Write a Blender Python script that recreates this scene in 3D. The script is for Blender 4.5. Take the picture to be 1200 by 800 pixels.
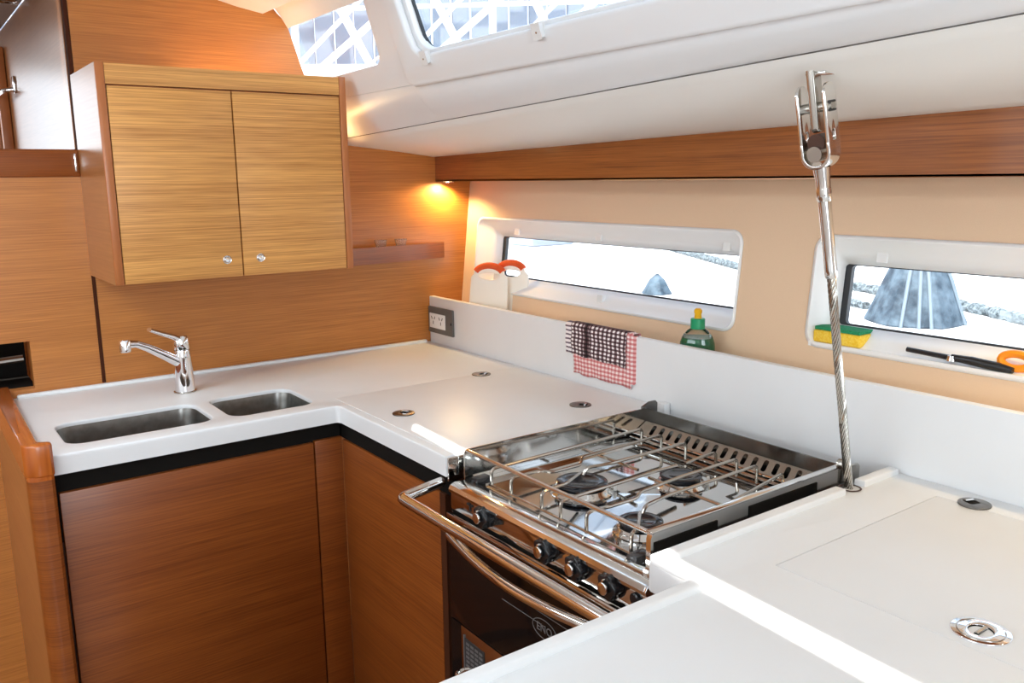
import bpy, bmesh, math, random
from mathutils import Vector, Matrix
random.seed(7)
for o in list(bpy.data.objects): bpy.data.objects.remove(o)
SC = bpy.context.scene
COL = SC.collection
PI = math.pi

# ------------------------------------------------------------------ camera
cd = bpy.data.cameras.new('camera'); cam = bpy.data.objects.new('camera', cd); COL.objects.link(cam)
yaw, pitch, roll = math.radians(35.980), math.radians(-10.824), math.radians(-0.694)
f = Vector((math.sin(yaw)*math.cos(pitch), math.cos(yaw)*math.cos(pitch), math.sin(pitch)))
r = Vector((math.cos(yaw), -math.sin(yaw), 0)); u = r.cross(f)
r2 = r*math.cos(roll) + u*math.sin(roll); u2 = -r*math.sin(roll) + u*math.cos(roll)
m = Matrix((r2, u2, -f)).transposed().to_4x4(); m.translation = Vector((-1.4799, -2.5226, 1.47))
cam.matrix_world = m
cd.sensor_width = 36; cd.lens = 36*999.3/1200; cd.clip_start = .02; cd.clip_end = 200
SC.camera = cam

# ------------------------------------------------------------------ world, sun, large lights, exposure
w = bpy.data.worlds.new('sky'); SC.world = w; w.use_nodes = True
nt = w.node_tree; nt.nodes.clear()
out = nt.nodes.new('ShaderNodeOutputWorld'); bg = nt.nodes.new('ShaderNodeBackground')
tc = nt.nodes.new('ShaderNodeTexCoord'); sep = nt.nodes.new('ShaderNodeSeparateXYZ'); rp = nt.nodes.new('ShaderNodeValToRGB')
nt.links.new(tc.outputs['Generated'], sep.inputs[0]); nt.links.new(sep.outputs['Z'], rp.inputs[0])
rp.color_ramp.elements[0].color = (.86, .90, .97, 1); rp.color_ramp.elements[1].color = (.50, .66, .95, 1)
nt.links.new(rp.outputs[0], bg.inputs[0]); bg.inputs[1].default_value = 2.3
nt.links.new(bg.outputs[0], out.inputs[0])

sd = bpy.data.lights.new('sun', 'SUN'); sun = bpy.data.objects.new('sun', sd); COL.objects.link(sun)
SUNDIR = Vector((.49, .12, -1.07)).normalized()
sun.rotation_euler = SUNDIR.to_track_quat('-Z', 'Y').to_euler(); sd.energy = 9; sd.angle = math.radians(.53); sd.color = (1, .96, .9)

def area(name, loc, direction, sx, sy, power, col=(1, 1, 1)):
    d = bpy.data.lights.new(name, 'AREA'); d.shape = 'RECTANGLE'; d.size = sx; d.size_y = sy; d.energy = power; d.color = col
    o = bpy.data.objects.new(name, d); COL.objects.link(o); o.location = loc
    o.rotation_euler = Vector(direction).to_track_quat('-Z', 'Y').to_euler(); return o
area('rear_fill', (-1.9, -4.75, 1.45), (0, 1, 0), 1.3, 1.2, 36, (.83, .93, 1))  # added fill behind the camera to brighten the interior
area('saloon_fill', (-2.0, -1.9, 1.985), (.1, 0, -1), .8, .8, 15, (.80, .92, 1))  # general fill added under the solid ceiling, no hatch is modelled
area('galley_fill', (-1.75, -.62, 1.985), (.1, 0, -1), .5, .5, 12, (.80, .92, 1))  # added overhead fill, lifts the light on the sink worktop
area('left_wall_fill', (-3.13, -1.5, 1.55), (1, 0, 0), 2.4, .35, 15, (.80, .92, 1))  # fill added along the left wall, which has no windows
area('forward_cabin_daylight', (-1.62, 2.50, 1.75), (0, -1, 0), .5, .62, 2.2, (.80, .92, 1))
area('passage_fill', (-1.65, 1.3, 2.02), (0, 0, -1), .45, .45, 5, (.9, .95, 1))  # fill added to brighten the dark passage, no opening above it
SC.view_settings.view_transform = 'Standard'; SC.view_settings.look = 'None'
SC.view_settings.exposure = -0.1; SC.view_settings.gamma = 1; SC.view_settings.use_curve_mapping = False

# ------------------------------------------------------------------ materials
def srgb(r, g, b):
    return tuple((c/12.92 if c <= .04045 else ((c+.055)/1.055)**2.4) for c in (r/255, g/255, b/255)) + (1,)
def mat(name, col, rough=.5, metal=0, **kw):
    m = bpy.data.materials.new(name); m.use_nodes = True
    b = m.node_tree.nodes['Principled BSDF']
    b.inputs['Base Color'].default_value = col if len(col) == 4 else col + (1,)
    b.inputs['Roughness'].default_value = rough; b.inputs['Metallic'].default_value = metal
    for k, v in kw.items(): b.inputs[k.replace('_', ' ')].default_value = v
    return m
def nodes(m): return m.node_tree.nodes, m.node_tree.links, m.node_tree.nodes['Principled BSDF']
def wood(name, light, dark, axis='z', rough=.3, coat=.3, scale=55, streak=6, contrast=.5):
    """long thin grain; axis = direction ACROSS which the grain lines stack"""
    m = mat(name, light, rough); N, L, b = nodes(m)
    b.inputs['Coat Weight'].default_value = coat; b.inputs['Coat Roughness'].default_value = .16
    tc = N.new('ShaderNodeTexCoord'); geo = N.new('ShaderNodeNewGeometry')
    mp = N.new('ShaderNodeMapping'); L.new(geo.outputs['Position'], mp.inputs[0])
    sc = {'z': (.7, .7, scale), 'x': (scale, .7, .7), 'y': (.7, scale, .7)}[axis]
    mp.inputs['Scale'].default_value = sc
    n1 = N.new('ShaderNodeTexNoise'); n1.inputs['Scale'].default_value = 2.6; n1.inputs['Detail'].default_value = 4; n1.inputs['Roughness'].default_value = .55
    L.new(mp.outputs[0], n1.inputs[0])
    mp2 = N.new('ShaderNodeMapping'); L.new(geo.outputs['Position'], mp2.inputs[0])
    mp2.inputs['Scale'].default_value = tuple(.8 if s < 2 else s/streak for s in sc)
    n2 = N.new('ShaderNodeTexNoise'); n2.inputs['Scale'].default_value = 1.7; n2.inputs['Detail'].default_value = 2
    L.new(mp2.outputs[0], n2.inputs[0])
    mp3 = N.new('ShaderNodeMapping'); L.new(geo.outputs['Position'], mp3.inputs[0])
    mp3.inputs['Scale'].default_value = tuple(7 if s < 2 else s*2.2 for s in sc)
    n3 = N.new('ShaderNodeTexNoise'); n3.inputs['Scale'].default_value = 1.4; n3.inputs['Detail'].default_value = 1
    L.new(mp3.outputs[0], n3.inputs[0])
    a = N.new('ShaderNodeMath'); a.operation = 'MULTIPLY_ADD'; a.inputs[1].default_value = .24; L.new(n2.outputs[0], a.inputs[0])
    a2 = N.new('ShaderNodeMath'); a2.operation = 'MULTIPLY'; a2.inputs[1].default_value = .48; L.new(n1.outputs[0], a2.inputs[0])
    a3 = N.new('ShaderNodeMath'); a3.operation = 'MULTIPLY_ADD'; a3.inputs[1].default_value = .28; L.new(n3.outputs[0], a3.inputs[0]); L.new(a2.outputs[0], a3.inputs[2])
    L.new(a3.outputs[0], a.inputs[2])
    rp = N.new('ShaderNodeValToRGB'); L.new(a.outputs[0], rp.inputs[0])
    rp.color_ramp.elements[0].position = .5 - contrast*.25; rp.color_ramp.elements[0].color = dark
    rp.color_ramp.elements[1].position = .5 + contrast*.2; rp.color_ramp.elements[1].color = light
    L.new(rp.outputs[0], b.inputs['Base Color'])
    bp = N.new('ShaderNodeBump'); bp.inputs['Strength'].default_value = .04; bp.inputs['Distance'].default_value = .002
    L.new(a.outputs[0], bp.inputs['Height']); L.new(bp.outputs[0], b.inputs['Normal'])
    return m
def speckle(m, c1, c2, scale, bump=0, detail=2):
    N, L, b = nodes(m); tc = N.new('ShaderNodeNewGeometry'); n = N.new('ShaderNodeTexNoise'); n.inputs['Scale'].default_value = scale; n.inputs['Detail'].default_value = detail
    L.new(tc.outputs['Position'], n.inputs[0]); rp = N.new('ShaderNodeValToRGB'); L.new(n.outputs[0], rp.inputs[0])
    rp.color_ramp.elements[0].position = .35; rp.color_ramp.elements[1].position = .65
    rp.color_ramp.elements[0].color = c1; rp.color_ramp.elements[1].color = c2; L.new(rp.outputs[0], b.inputs['Base Color'])
    if bump:
        bp = N.new('ShaderNodeBump'); bp.inputs['Strength'].default_value = bump; bp.inputs['Distance'].default_value = .002
        L.new(n.outputs[0], bp.inputs['Height']); L.new(bp.outputs[0], b.inputs['Normal'])
    return m
M = {}
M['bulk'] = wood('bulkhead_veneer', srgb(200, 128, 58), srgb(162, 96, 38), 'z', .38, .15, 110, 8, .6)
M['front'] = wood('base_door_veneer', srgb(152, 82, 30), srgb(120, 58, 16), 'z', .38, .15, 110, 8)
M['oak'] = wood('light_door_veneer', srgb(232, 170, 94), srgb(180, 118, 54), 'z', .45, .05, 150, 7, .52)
M['edge'] = wood('solid_edge', srgb(190, 116, 64), srgb(172, 100, 52), 'x', .35, .2, 20, 5)
M['beam'] = wood('beam_veneer', srgb(168, 98, 44), srgb(122, 66, 26), 'z', .36, .15, 110, 7, .6)
M['gloss'] = wood('varnished_panel', srgb(176, 116, 66), srgb(156, 98, 50), 'z', .30, .45, 80, 7, .7)
M['gloss'].node_tree.nodes['Principled BSDF'].inputs['Coat Roughness'].default_value = .26
M['teak'] = wood('solid_teak', srgb(204, 112, 44), srgb(170, 84, 28), 'x', .22, .6, 30, 5)
M['floorwood'] = wood('floor_wood', srgb(140, 88, 48), srgb(110, 66, 34), 'x', .35, .2, 30, 5)
M['solid'] = speckle(mat('solid_surface', (.84, .84, .84), .38), (.825, .835, .84, 1), (.84, .85, .855, 1), 9)
M['liner'] = speckle(mat('gelcoat_liner', (.87, .88, .89), .4), (.865, .88, .895, 1), (.875, .885, .895, 1), 6)
M['cream'] = mat('cream_liner', srgb(244, 242, 237), .5)
M['fabric'] = speckle(mat('hull_vinyl', srgb(234, 202, 168), .75), srgb(232, 200, 166), srgb(237, 205, 172), 900, .08)
M['sill'] = mat('window_surround_plastic', (.92, .915, .90), .3)
M['white'] = mat('white_plastic', (.85, .85, .84), .35)
M['steel'] = mat('polished_steel', (.78, .77, .75), .09, 1)
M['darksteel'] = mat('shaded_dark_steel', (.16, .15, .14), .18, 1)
M['steel2'] = mat('satin_steel', (.52, .50, .46), .22, 1)
M['brushed'] = speckle(mat('brushed_sink_steel', (.5, .49, .47), .3, 1), (.25, .24, .225, 1), (.31, .30, .28, 1), 60)
M['chrome'] = mat('chrome', (.88, .88, .89), .05, 1)
M['mirror'] = mat('mirror_hob_steel', (.60, .61, .61), .05, 1)
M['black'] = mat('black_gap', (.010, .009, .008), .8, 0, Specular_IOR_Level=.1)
M['rubber'] = mat('black_rubber', (.02, .025, .03), .4)
M['knob'] = mat('black_knob_plastic', (.015, .015, .017), .25)
M['ovenglass'] = mat('dark_oven_glass', (.012, .008, .007), .08, 0, Specular_IOR_Level=.25)
M['burner'] = mat('burner_cap_enamel', (.02, .022, .028), .10)
M['brass'] = mat('grey_latch_metal', (.20, .19, .18), .3, 1)
M['grey'] = mat('grey_socket_plate', srgb(98, 94, 90), .45)
M['dark'] = mat('dark_print', (.03, .03, .03), .5)
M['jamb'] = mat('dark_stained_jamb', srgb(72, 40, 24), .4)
M['jambmatt'] = mat('matt_dark_brown', srgb(70, 36, 22), .8, 0, Specular_IOR_Level=.1)
M['printgrey'] = mat('grey_print', (.16, .155, .155), .5)
M['cone'] = speckle(mat('weathered_blue_grey', (.2, .28, .36), .7), (.02, .045, .07, 1), (.14, .20, .25, 1), 12, .6, 8)
M['rope'] = speckle(mat('grey_rope', (.25, .3, .32), .9), (.04, .06, .07, 1), (.30, .35, .37, 1), 45, .6)
M['quay'] = speckle(mat('white_quay', (.86, .87, .88), .8), (.84, .85, .86, 1), (.88, .89, .9, 1), 3)
M['shedwall'] = mat('pale_sheet', (.34, .39, .46), .6)
M['shedwhite'] = mat('white_painted_steel', (.85, .86, .88), .6)
def glass(name, col=(1, 1, 1), rough=0):
    m = bpy.data.materials.new(name); m.use_nodes = True; N = m.node_tree.nodes; L = m.node_tree.links; N.clear()
    o = N.new('ShaderNodeOutputMaterial'); t = N.new('ShaderNodeBsdfTransparent'); t.inputs[0].default_value = col + (1,)
    g = N.new('ShaderNodeBsdfGlossy'); g.inputs['Roughness'].default_value = .02; g.inputs[0].default_value = (1, 1, 1, 1)
    lw = N.new('ShaderNodeLayerWeight'); lw.inputs[0].default_value = .5
    p5 = N.new('ShaderNodeMath'); p5.operation = 'POWER'; p5.inputs[1].default_value = 4; L.new(lw.outputs['Facing'], p5.inputs[0])
    fr = N.new('ShaderNodeMath'); fr.operation = 'MULTIPLY_ADD'; fr.inputs[1].default_value = .5; fr.inputs[2].default_value = .03; L.new(p5.outputs[0], fr.inputs[0]); mx = N.new('ShaderNodeMixShader')
    L.new(fr.outputs[0], mx.inputs[0]); L.new(t.outputs[0], mx.inputs[1]); L.new(g.outputs[0], mx.inputs[2]); L.new(mx.outputs[0], o.inputs[0])
    return m
M['pane'] = glass('window_glass', (.95, .97, .97))
M['clear'] = mat('clear_plastic', (.9, .95, .92), .03, 0, Transmission_Weight=1.0, IOR=1.3)
M['lamp'] = mat('warm_lamp', (1, .8, .4), .4, 0)
b = M['lamp'].node_tree.nodes['Principled BSDF']; b.inputs['Emission Color'].default_value = (1, .62, .22, 1); b.inputs['Emission Strength'].default_value = 2.5

# ------------------------------------------------------------------ helpers
def tag(o, label=None, cat=None, group=None, kind=None):
    if label: o['label'] = label
    if cat: o['category'] = cat
    if group: o['group'] = group
    if kind: o['kind'] = kind
    return o
def thing(name, label, cat, loc=(0, 0, 0), group=None, kind=None):
    o = bpy.data.objects.new(name, None); COL.objects.link(o); o.location = loc; o.empty_display_size = .05
    return tag(o, label, cat, group, kind)
def wloc(o):
    v = Vector(o.location)
    while o.parent: o = o.parent; v += Vector(o.location)
    return v
def obj(name, bm, m, parent=None, label=None, cat=None, group=None, kind=None, smooth=True, angle=35):
    """bm holds WORLD coordinates; the object's origin goes to its parent's origin or to its own base"""
    me = bpy.data.meshes.new(name)
    bmesh.ops.recalc_face_normals(bm, faces=bm.faces) if len(bm.faces) < 60000 else None
    bm.to_mesh(me); bm.free()
    if smooth:
        me.shade_smooth(); me.set_sharp_from_angle(angle=math.radians(angle))
    me.materials.append(m if not isinstance(m, str) else M[m])
    xs = [v.co for v in me.vertices]
    c = Vector(((min(v.x for v in xs)+max(v.x for v in xs))/2, (min(v.y for v in xs)+max(v.y for v in xs))/2, min(v.z for v in xs)))
    me.transform(Matrix.Translation(-c))
    o = bpy.data.objects.new(name, me); COL.objects.link(o)
    if parent: o.parent = parent; o.location = c - wloc(parent)
    else: o.location = c
    return tag(o, label, cat, group, kind)
def struct(name, bm, m, **kw): return obj(name, bm, m, kind='structure', **kw)
def box(bm, x0, x1, y0, y1, z0, z1, bev=0, seg=2):
    r = bmesh.ops.create_cube(bm, size=1); vs = r['verts']
    for v in vs: v.co = Vector(((x0+x1)/2+v.co.x*(x1-x0), (y0+y1)/2+v.co.y*(y1-y0), (z0+z1)/2+v.co.z*(z1-z0)))
    if bev:
        es = list({e for v in vs for e in v.link_edges})
        bmesh.ops.bevel(bm, geom=es, offset=bev, segments=seg, profile=.5, affect='EDGES')
    return bm
def B(*a, **k): return box(bmesh.new(), *a, **k)
def basis(o, x, y, z=None):
    x = Vector(x).normalized(); y = Vector(y); y = (y - x*y.dot(x)).normalized(); z = x.cross(y)
    m = Matrix((x, y, z)).transposed().to_4x4(); m.translation = Vector(o); return m
def rrect(x0, y0, x1, y1, r, n=6):
    pts = []
    for cx, cy, a in ((x1-r, y1-r, 0), (x0+r, y1-r, 90), (x0+r, y0+r, 180), (x1-r, y0+r, 270)):
        for i in range(n+1):
            t = math.radians(a+90*i/n); pts.append((cx+r*math.cos(t), cy+r*math.sin(t)))
    return pts
def circ(cx, cy, r, n=32, ry=None):
    return [(cx+r*math.cos(2*PI*i/n), cy+(ry or r)*math.sin(2*PI*i/n)) for i in range(n)]
def plate(outer, holes, t, mt=None, bev=0, bm=None):
    """flat plate with holes, centred on z=0 of its own frame, through a 2D curve"""
    cu = bpy.data.curves.new('c', 'CURVE'); cu.dimensions = '2D'; cu.fill_mode = 'BOTH'
    for pts in [outer]+list(holes):
        s = cu.splines.new('POLY'); s.points.add(len(pts)-1)
        for p, q in zip(s.points, pts): p.co = (q[0], q[1], 0, 1)
        s.use_cyclic_u = True
    cu.extrude = t/2-bev
    if bev: cu.bevel_depth = bev; cu.bevel_resolution = 2; cu.offset = -bev
    o = bpy.data.objects.new('c', cu); COL.objects.link(o)
    bpy.context.view_layer.update()
    me = bpy.data.meshes.new_from_object(o.evaluated_get(bpy.context.evaluated_depsgraph_get()))
    if mt is not None: me.transform(mt)
    bm = bm or bmesh.new(); bm.from_mesh(me); bmesh.ops.remove_doubles(bm, verts=bm.verts, dist=1e-5)
    bpy.data.objects.remove(o); bpy.data.curves.remove(cu); bpy.data.meshes.remove(me)
    return bm
def fillet(pts, r, n=5):
    pts = [Vector(p) for p in pts]; o = [pts[0]]
    for a, b_, c in zip(pts, pts[1:], pts[2:]):
        d1 = a-b_; d2 = c-b_; l = min(r, d1.length*.49, d2.length*.49)
        p = b_+d1.normalized()*l; q = b_+d2.normalized()*l
        for i in range(n+1):
            t = i/n; o.append((1-t)**2*p+2*t*(1-t)*b_+t*t*q)
    o.append(pts[-1]); return o
def tube(bm, pts, r, seg=10, cap=True, closed=False, rz=None):
    pts = [Vector(p) for p in pts]; n = len(pts); rings = []
    rs = r if isinstance(r, (list, tuple)) else [r]*n
    t0 = (pts[1]-pts[0]).normalized(); up = Vector((0, 0, 1)) if abs(t0.z) < .9 else Vector((1, 0, 0))
    nrm = (up - t0*up.dot(t0)).normalized()
    for i in range(n):
        if closed: t = (pts[(i+1) % n]-pts[i-1]).normalized()
        else: t = (pts[min(i+1, n-1)]-pts[max(i-1, 0)]).normalized()
        nrm = (nrm - t*nrm.dot(t)).normalized(); bn = t.cross(nrm)
        rings.append([bm.verts.new(pts[i]+(nrm*math.cos(2*PI*k/seg)*(rz or 1)+bn*math.sin(2*PI*k/seg))*rs[i]) for k in range(seg)])
    for i in range(n if closed else n-1):
        a, b_ = rings[i], rings[(i+1) % n]
        for k in range(seg): bm.faces.new((a[k], a[(k+1) % seg], b_[(k+1) % seg], b_[k]))
    if cap and not closed: bm.faces.new(rings[0][::-1]); bm.faces.new(rings[-1])
    return bm
def T(pts, r, **k): return tube(bmesh.new(), pts, r, **k)
def lathe(bm, prof, mt, seg=28, sx=1, sy=1):
    rings = []
    for (rr, z) in prof:
        if rr < 1e-6: rings.append([bm.verts.new(mt @ Vector((0, 0, z)))])
        else: rings.append([bm.verts.new(mt @ Vector((rr*sx*math.cos(2*PI*k/seg), rr*sy*math.sin(2*PI*k/seg), z))) for k in range(seg)])
    for a, b_ in zip(rings, rings[1:]):
        for k in range(seg):
            k2 = (k+1) % seg
            if len(a) == 1 and len(b_) == 1: continue
            if len(a) == 1: bm.faces.new((a[0], b_[k], b_[k2]))
            elif len(b_) == 1: bm.faces.new((a[k], a[k2], b_[0]))
            else: bm.faces.new((a[k], a[k2], b_[k2], b_[k]))
    return bm
def LT(prof, mt, **k): return lathe(bmesh.new(), prof, mt, **k)
def at(x, y, z): return Matrix.Translation((x, y, z))
def loft(rows, thick=None, bm=None):
    """rows = list of polylines (same count) -> sheet"""
    bm = bm or bmesh.new(); g = [[bm.verts.new(p) for p in row] for row in rows]
    for a, b_ in zip(g, g[1:]):
        for i in range(len(a)-1): bm.faces.new((a[i], a[i+1], b_[i+1], b_[i]))
    return bm
def slab(rows, off):
    """closed slab: rows sheet + same sheet displaced by off"""
    bm = bmesh.new(); A = [[bm.verts.new(p) for p in r_] for r_ in rows]; o = Vector(off)
    Bv = [[bm.verts.new(Vector(p)+o) for p in r_] for r_ in rows]
    for G in (A, Bv):
        for a, b_ in zip(G, G[1:]):
            for i in range(len(a)-1): bm.faces.new((a[i], a[i+1], b_[i+1], b_[i]))
    def side(p, q):
        for i in range(len(p)-1): bm.faces.new((p[i], p[i+1], q[i+1], q[i]))
    side(A[0], Bv[0]); side(A[-1], Bv[-1]); side([r_[0] for r_ in A], [r_[0] for r_ in Bv]); side([r_[-1] for r_ in A], [r_[-1] for r_ in Bv])
    return bm

def text_bm(body, size, mt, t=.0004):
    cu = bpy.data.curves.new('t', 'FONT'); cu.body = body; cu.size = size; cu.extrude = t; cu.align_x = 'CENTER'; cu.align_y = 'CENTER'; cu.resolution_u = 3
    o = bpy.data.objects.new('t', cu); COL.objects.link(o); bpy.context.view_layer.update()
    me = bpy.data.meshes.new_from_object(o.evaluated_get(bpy.context.evaluated_depsgraph_get())); me.transform(mt)
    bm = bmesh.new(); bm.from_mesh(me); bpy.data.objects.remove(o); bpy.data.curves.remove(cu); bpy.data.meshes.remove(me); return bm

# ================================================================== STRUCTURE
YB = -4.9; XL = -3.2           # aft end and left side of the saloon
def rise(y): return min(1, -y/2.0)   # deckhead rises a little going aft
# profile of the deckhead (x,z) at y=0 and at y=-2, straight between and beyond
def prof_z(z0, z1, y): return z0+(z1-z0)*(-y/2.0) if y > -2.6 else z0+(z1-z0)*1.3
YS = [0.0, -.5, -1, -1.5, -2, -2.6, -4.9]
def strip(p0, p1, ys=YS): return [[(p0[0], y, prof_z(p0[1], p0[2], y)), (p1[0], y, prof_z(p1[1], p1[2], y))] for y in ys]
Pbeam = (.042, 1.543, 1.577); Pl2 = (.015, 1.551, 1.589); Pl1 = (-.278, 1.582, 1.650); Pseam = (-.303, 1.596, 1.665)
Pcr = (-.368, 1.682, 1.682); Pwb = (-.381, 1.700, 1.700)

struct('floor', B(XL, .6, YB, 2.7, -.05, 0), 'floorwood')
struct('wall_left', B(XL-.05, XL, YB, .06, 0, 2.1), 'cream')
bm = bmesh.new(); box(bm, XL, -2.7, YB-.05, YB, 0, 2.1); box(bm, -1.1, .6, YB-.05, YB, 0, 2.1); box(bm, -2.7, -1.1, YB-.05, YB, 0, .7)
struct('wall_back', bm, 'white')
# forward bulkhead: outline follows the deckhead and hull
out_pts = [(-1.039, .0), (.115, .0), (.134, 1.048), (.18, 1.463), (.2, 1.60), (.042, 1.60), (-.278, 1.62), (-.303, 1.62), (-.382, 1.712), (-.415, 1.80), (-.455, 1.925), (-.52, 1.99), (-1.038, 2.02)]
struct('wall_front', plate(out_pts, [], .03, basis((0, .015, 0), (1, 0, 0), (0, 0, 1))), 'bulk')
tag(bpy.data.objects['wall_front'], 'teak veneered bulkhead with horizontal grain behind the sink')
struct('trim_1', B(-1.0485, -1.0395, -.001, .03, .93, 2.0), 'jambmatt')
# passage beyond the bulkhead
struct('wall_passage', B(-1.05, -1.042, .032, 2.56, 0, 2.03), 'gloss', label='glossy varnished passage wall that mirrors the forward daylight')
bm = bmesh.new(); box(bm, XL, -1.95, 2.56, 2.6, 0, 2.1); box(bm, -1.3, -.6, 2.56, 2.6, 0, 2.1); box(bm, -1.95, -1.3, 2.56, 2.6, 0, 1.38); box(bm, -1.95, -1.3, 2.56, 2.6, 2.02, 2.1)
struct('wall_forward', bm, 'bulk')
struct('wall_passage_left', B(-2.3, -2.25, .06, 2.56, 0, 2.03), 'cream')
struct('wall_front_left', B(XL, -1.95, 0, .04, 0, 2.03), 'bulk')
pan = tag(thing('ceiling_panel', None, None, (-1.7, 1.3, 2.03)), kind='structure')
M['rib'] = mat('pale_rib', (.22, .28, .33), .6)
M['ceil'] = mat('passage_ceiling_panel', srgb(200, 192, 184), .6)
obj('panel', B(-2.25, -1.052, .72, 2.56, 2.03, 2.045, bev=.003), 'ceil', pan)
obj('panel', B(-2.25, -1.052, .06, .712, 2.03, 2.045, bev=.003), 'ceil', pan)

# deckhead over the galley
ceil = bmesh.new()
def ceil_prof(y):
    return [(-.653, y, 1.970), (-.60, y, 1.958), (-.525, y, 1.946), (-.515, y, 1.955), (-.50, y, 1.968)]
struct('ceiling', slab([ceil_prof(y) for y in (0, -.6, -1.3, -2, -3, YB)], (0, 0, .06)), 'white')
# outer ceiling field with an added slit, as of a hatch blind, skewed for the sun streak
bm = bmesh.new()
def cbox(x0, x1, y0, y1):
    z = lambda x: 2.03 - (x+2.6)*.03
    for r_ in [slab([[(x0, y0, z(x0)), (x1, y0, z(x1))], [(x0, y1, z(x0)), (x1, y1, z(x1))]], (0, 0, .05))]:
        me = bpy.data.meshes.new('t'); r_.to_mesh(me); bm.from_mesh(me); r_.free(); bpy.data.meshes.remove(me)
def poly_slab(P):
    z = lambda x: 2.03 - (x+2.6)*.03
    vs = [bm.verts.new((x, y, z(x))) for x, y in P]; vt = [bm.verts.new((x, y, z(x)+.05)) for x, y in P]
    bm.faces.new(vs); bm.faces.new(vt[::-1])
    for i in range(len(P)): bm.faces.new((vs[i], vs[(i+1) % len(P)], vt[(i+1) % len(P)], vt[i]))
SLI = [(-1.040, -.96), (-1.119, -2.35)]; SLO = [(-1.094, -1.03), (-1.188, -2.35)]
poly_slab([(XL, YB), (SLO[1][0], YB), SLO[1], SLO[0], (SLI[0][0], SLI[0][1]), (SLI[0][0], .04), (XL, .04)])
poly_slab([(SLO[1][0], YB), (-.652, YB), (-.652, SLI[1][1]), SLI[1], SLO[1]])
poly_slab([SLI[1], (-.652, SLI[1][1]), (-.652, .04), (SLI[0][0], .04), SLI[0]])
struct('ceiling_field', bm, 'white')
# window box between ceiling pad and coach windows (blind cassette)
struct('trim_2', slab([[(-.502, y, 1.966), (-.488, y, 1.962), (-.470, y, 1.94), (-.452, y, 1.912)] for y in (0, -1, -2, YB)], (.04, 0, .02)), 'cream', label='cream blind cassette along the top of the cabin side windows')
# coach side with two windows.  frame: u = -y, v = up the slope
cs0 = Vector((-.381, 0, 1.700)); cs1 = Vector((-.452, 0, 1.915)); cv = (cs1-cs0).normalized(); clen = (cs1-cs0).length
CM = basis(cs0, (0, -1, 0), cv)          # local z = u x v
def cs(v): return cs0 + cv*v
hole1 = rrect(.0, .066, .481, .222, .03); hole1 = [(max(.002, x), y) for x, y in hole1]
# window one is open to the bulkhead on its left side
v0 = .066
h1 = [(-.02, v0-.01), (.455, v0+.000), (.474, v0+.008), (.482, v0+.026), (.487, .205), (.487, .228), (-.02, .228)]
hole2 = rrect(.690, .072, 1.86, .26, .045)
hole2 = [(x + (y-.072)*-.06, min(y, .225)) for x, y in hole2]
struct('wall_coach_side', plate([(0, 0), (4.9, 0), (4.9, .232), (.0, .232)] , [], .002, CM) if False else plate([(0.0, 0), (4.9, 0), (4.9, .24), (.489, .24), (.487, .205), (.482, v0+.026), (.474, v0+.008), (.455, v0), (.0, v0-.006)], [hole2], .02, CM @ at(0, 0, -.01), bev=.003), 'liner', label='white moulded cabin side around the upper windows')
W1 = thing('window_1', None, None, tuple(cs(.1)), kind='structure')
obj('pane', plate([(0.003, v0-.02), (.50, v0-.01), (.505, .235), (.003, .235)], [], .004, CM @ at(0, 0, -.026)), 'pane', W1)
W2 = thing('window_2', None, None, tuple(cs(.1)+Vector((0, -1.2, 0))), kind='structure')
obj('pane', plate(rrect(.66, .05, 1.9, .24, .04), [], .004, CM @ at(0, 0, -.026)), 'pane', W2)
hg = rrect(.683, .065, 1.87, .3, .05); hg = [(x + (y-.072)*-.06, y) for x, y in hg]; hg = [(a, min(b_, .236)) for a, b_ in hg]
hi = rrect(.694, .066, 1.85, .3, .045); hi = [(x + (y-.072)*-.06, min(y, .229)) for x, y in hi]
obj('gasket', plate(hg, [hi], .008, CM @ at(0, 0, -.020)), 'rubber', W2)
# raised panel round window two (proud into the cabin)
ridge = [(.602, .235), (.612, .02), (.622, .006), (.64, -.004), (4.8, -.004), (4.8, .235)]
struct('trim_3', plate(ridge, [[(x+(-.012 if x < 1 else .0), y-.008 if y < .1 else y) for x, y in hole2]], .022, CM @ at(0, 0, .009), bev=.008), 'liner', label='raised white moulding framing the right upper window')
clip = thing('window_clip', 'small white clip under the lower left corner of the right upper window', 'clip', tuple(cs(.05)+Vector((-.025, -.738, 0))), group='window clips')
def clipmesh(par, y):
    mt = CM @ at(-y, .058, .024)
    bm = bmesh.new(); r_ = bmesh.ops.create_cube(bm, size=1)
    for v in bm.verts: v.co = mt @ Vector((v.co.x*.020, v.co.y*.026, v.co.z*.014))
    bmesh.ops.bevel(bm, geom=bm.edges[:], offset=.003, segments=2, affect='EDGES')
    obj('clip_body', bm, 'white', par)
    obj('screw', LT([(0, .002), (.002, .002), (.0025, 0)], CM @ at(-y, .056, .030), seg=8), 'steel2', par)
clipmesh(clip, -.738)
clip2 = thing('window_clip', 'small white clip halfway along the bottom of the right upper window', 'clip', tuple(cs(.05)+Vector((-.025, -1.165, 0))), group='window clips')
clipmesh(clip2, -1.165)
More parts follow.
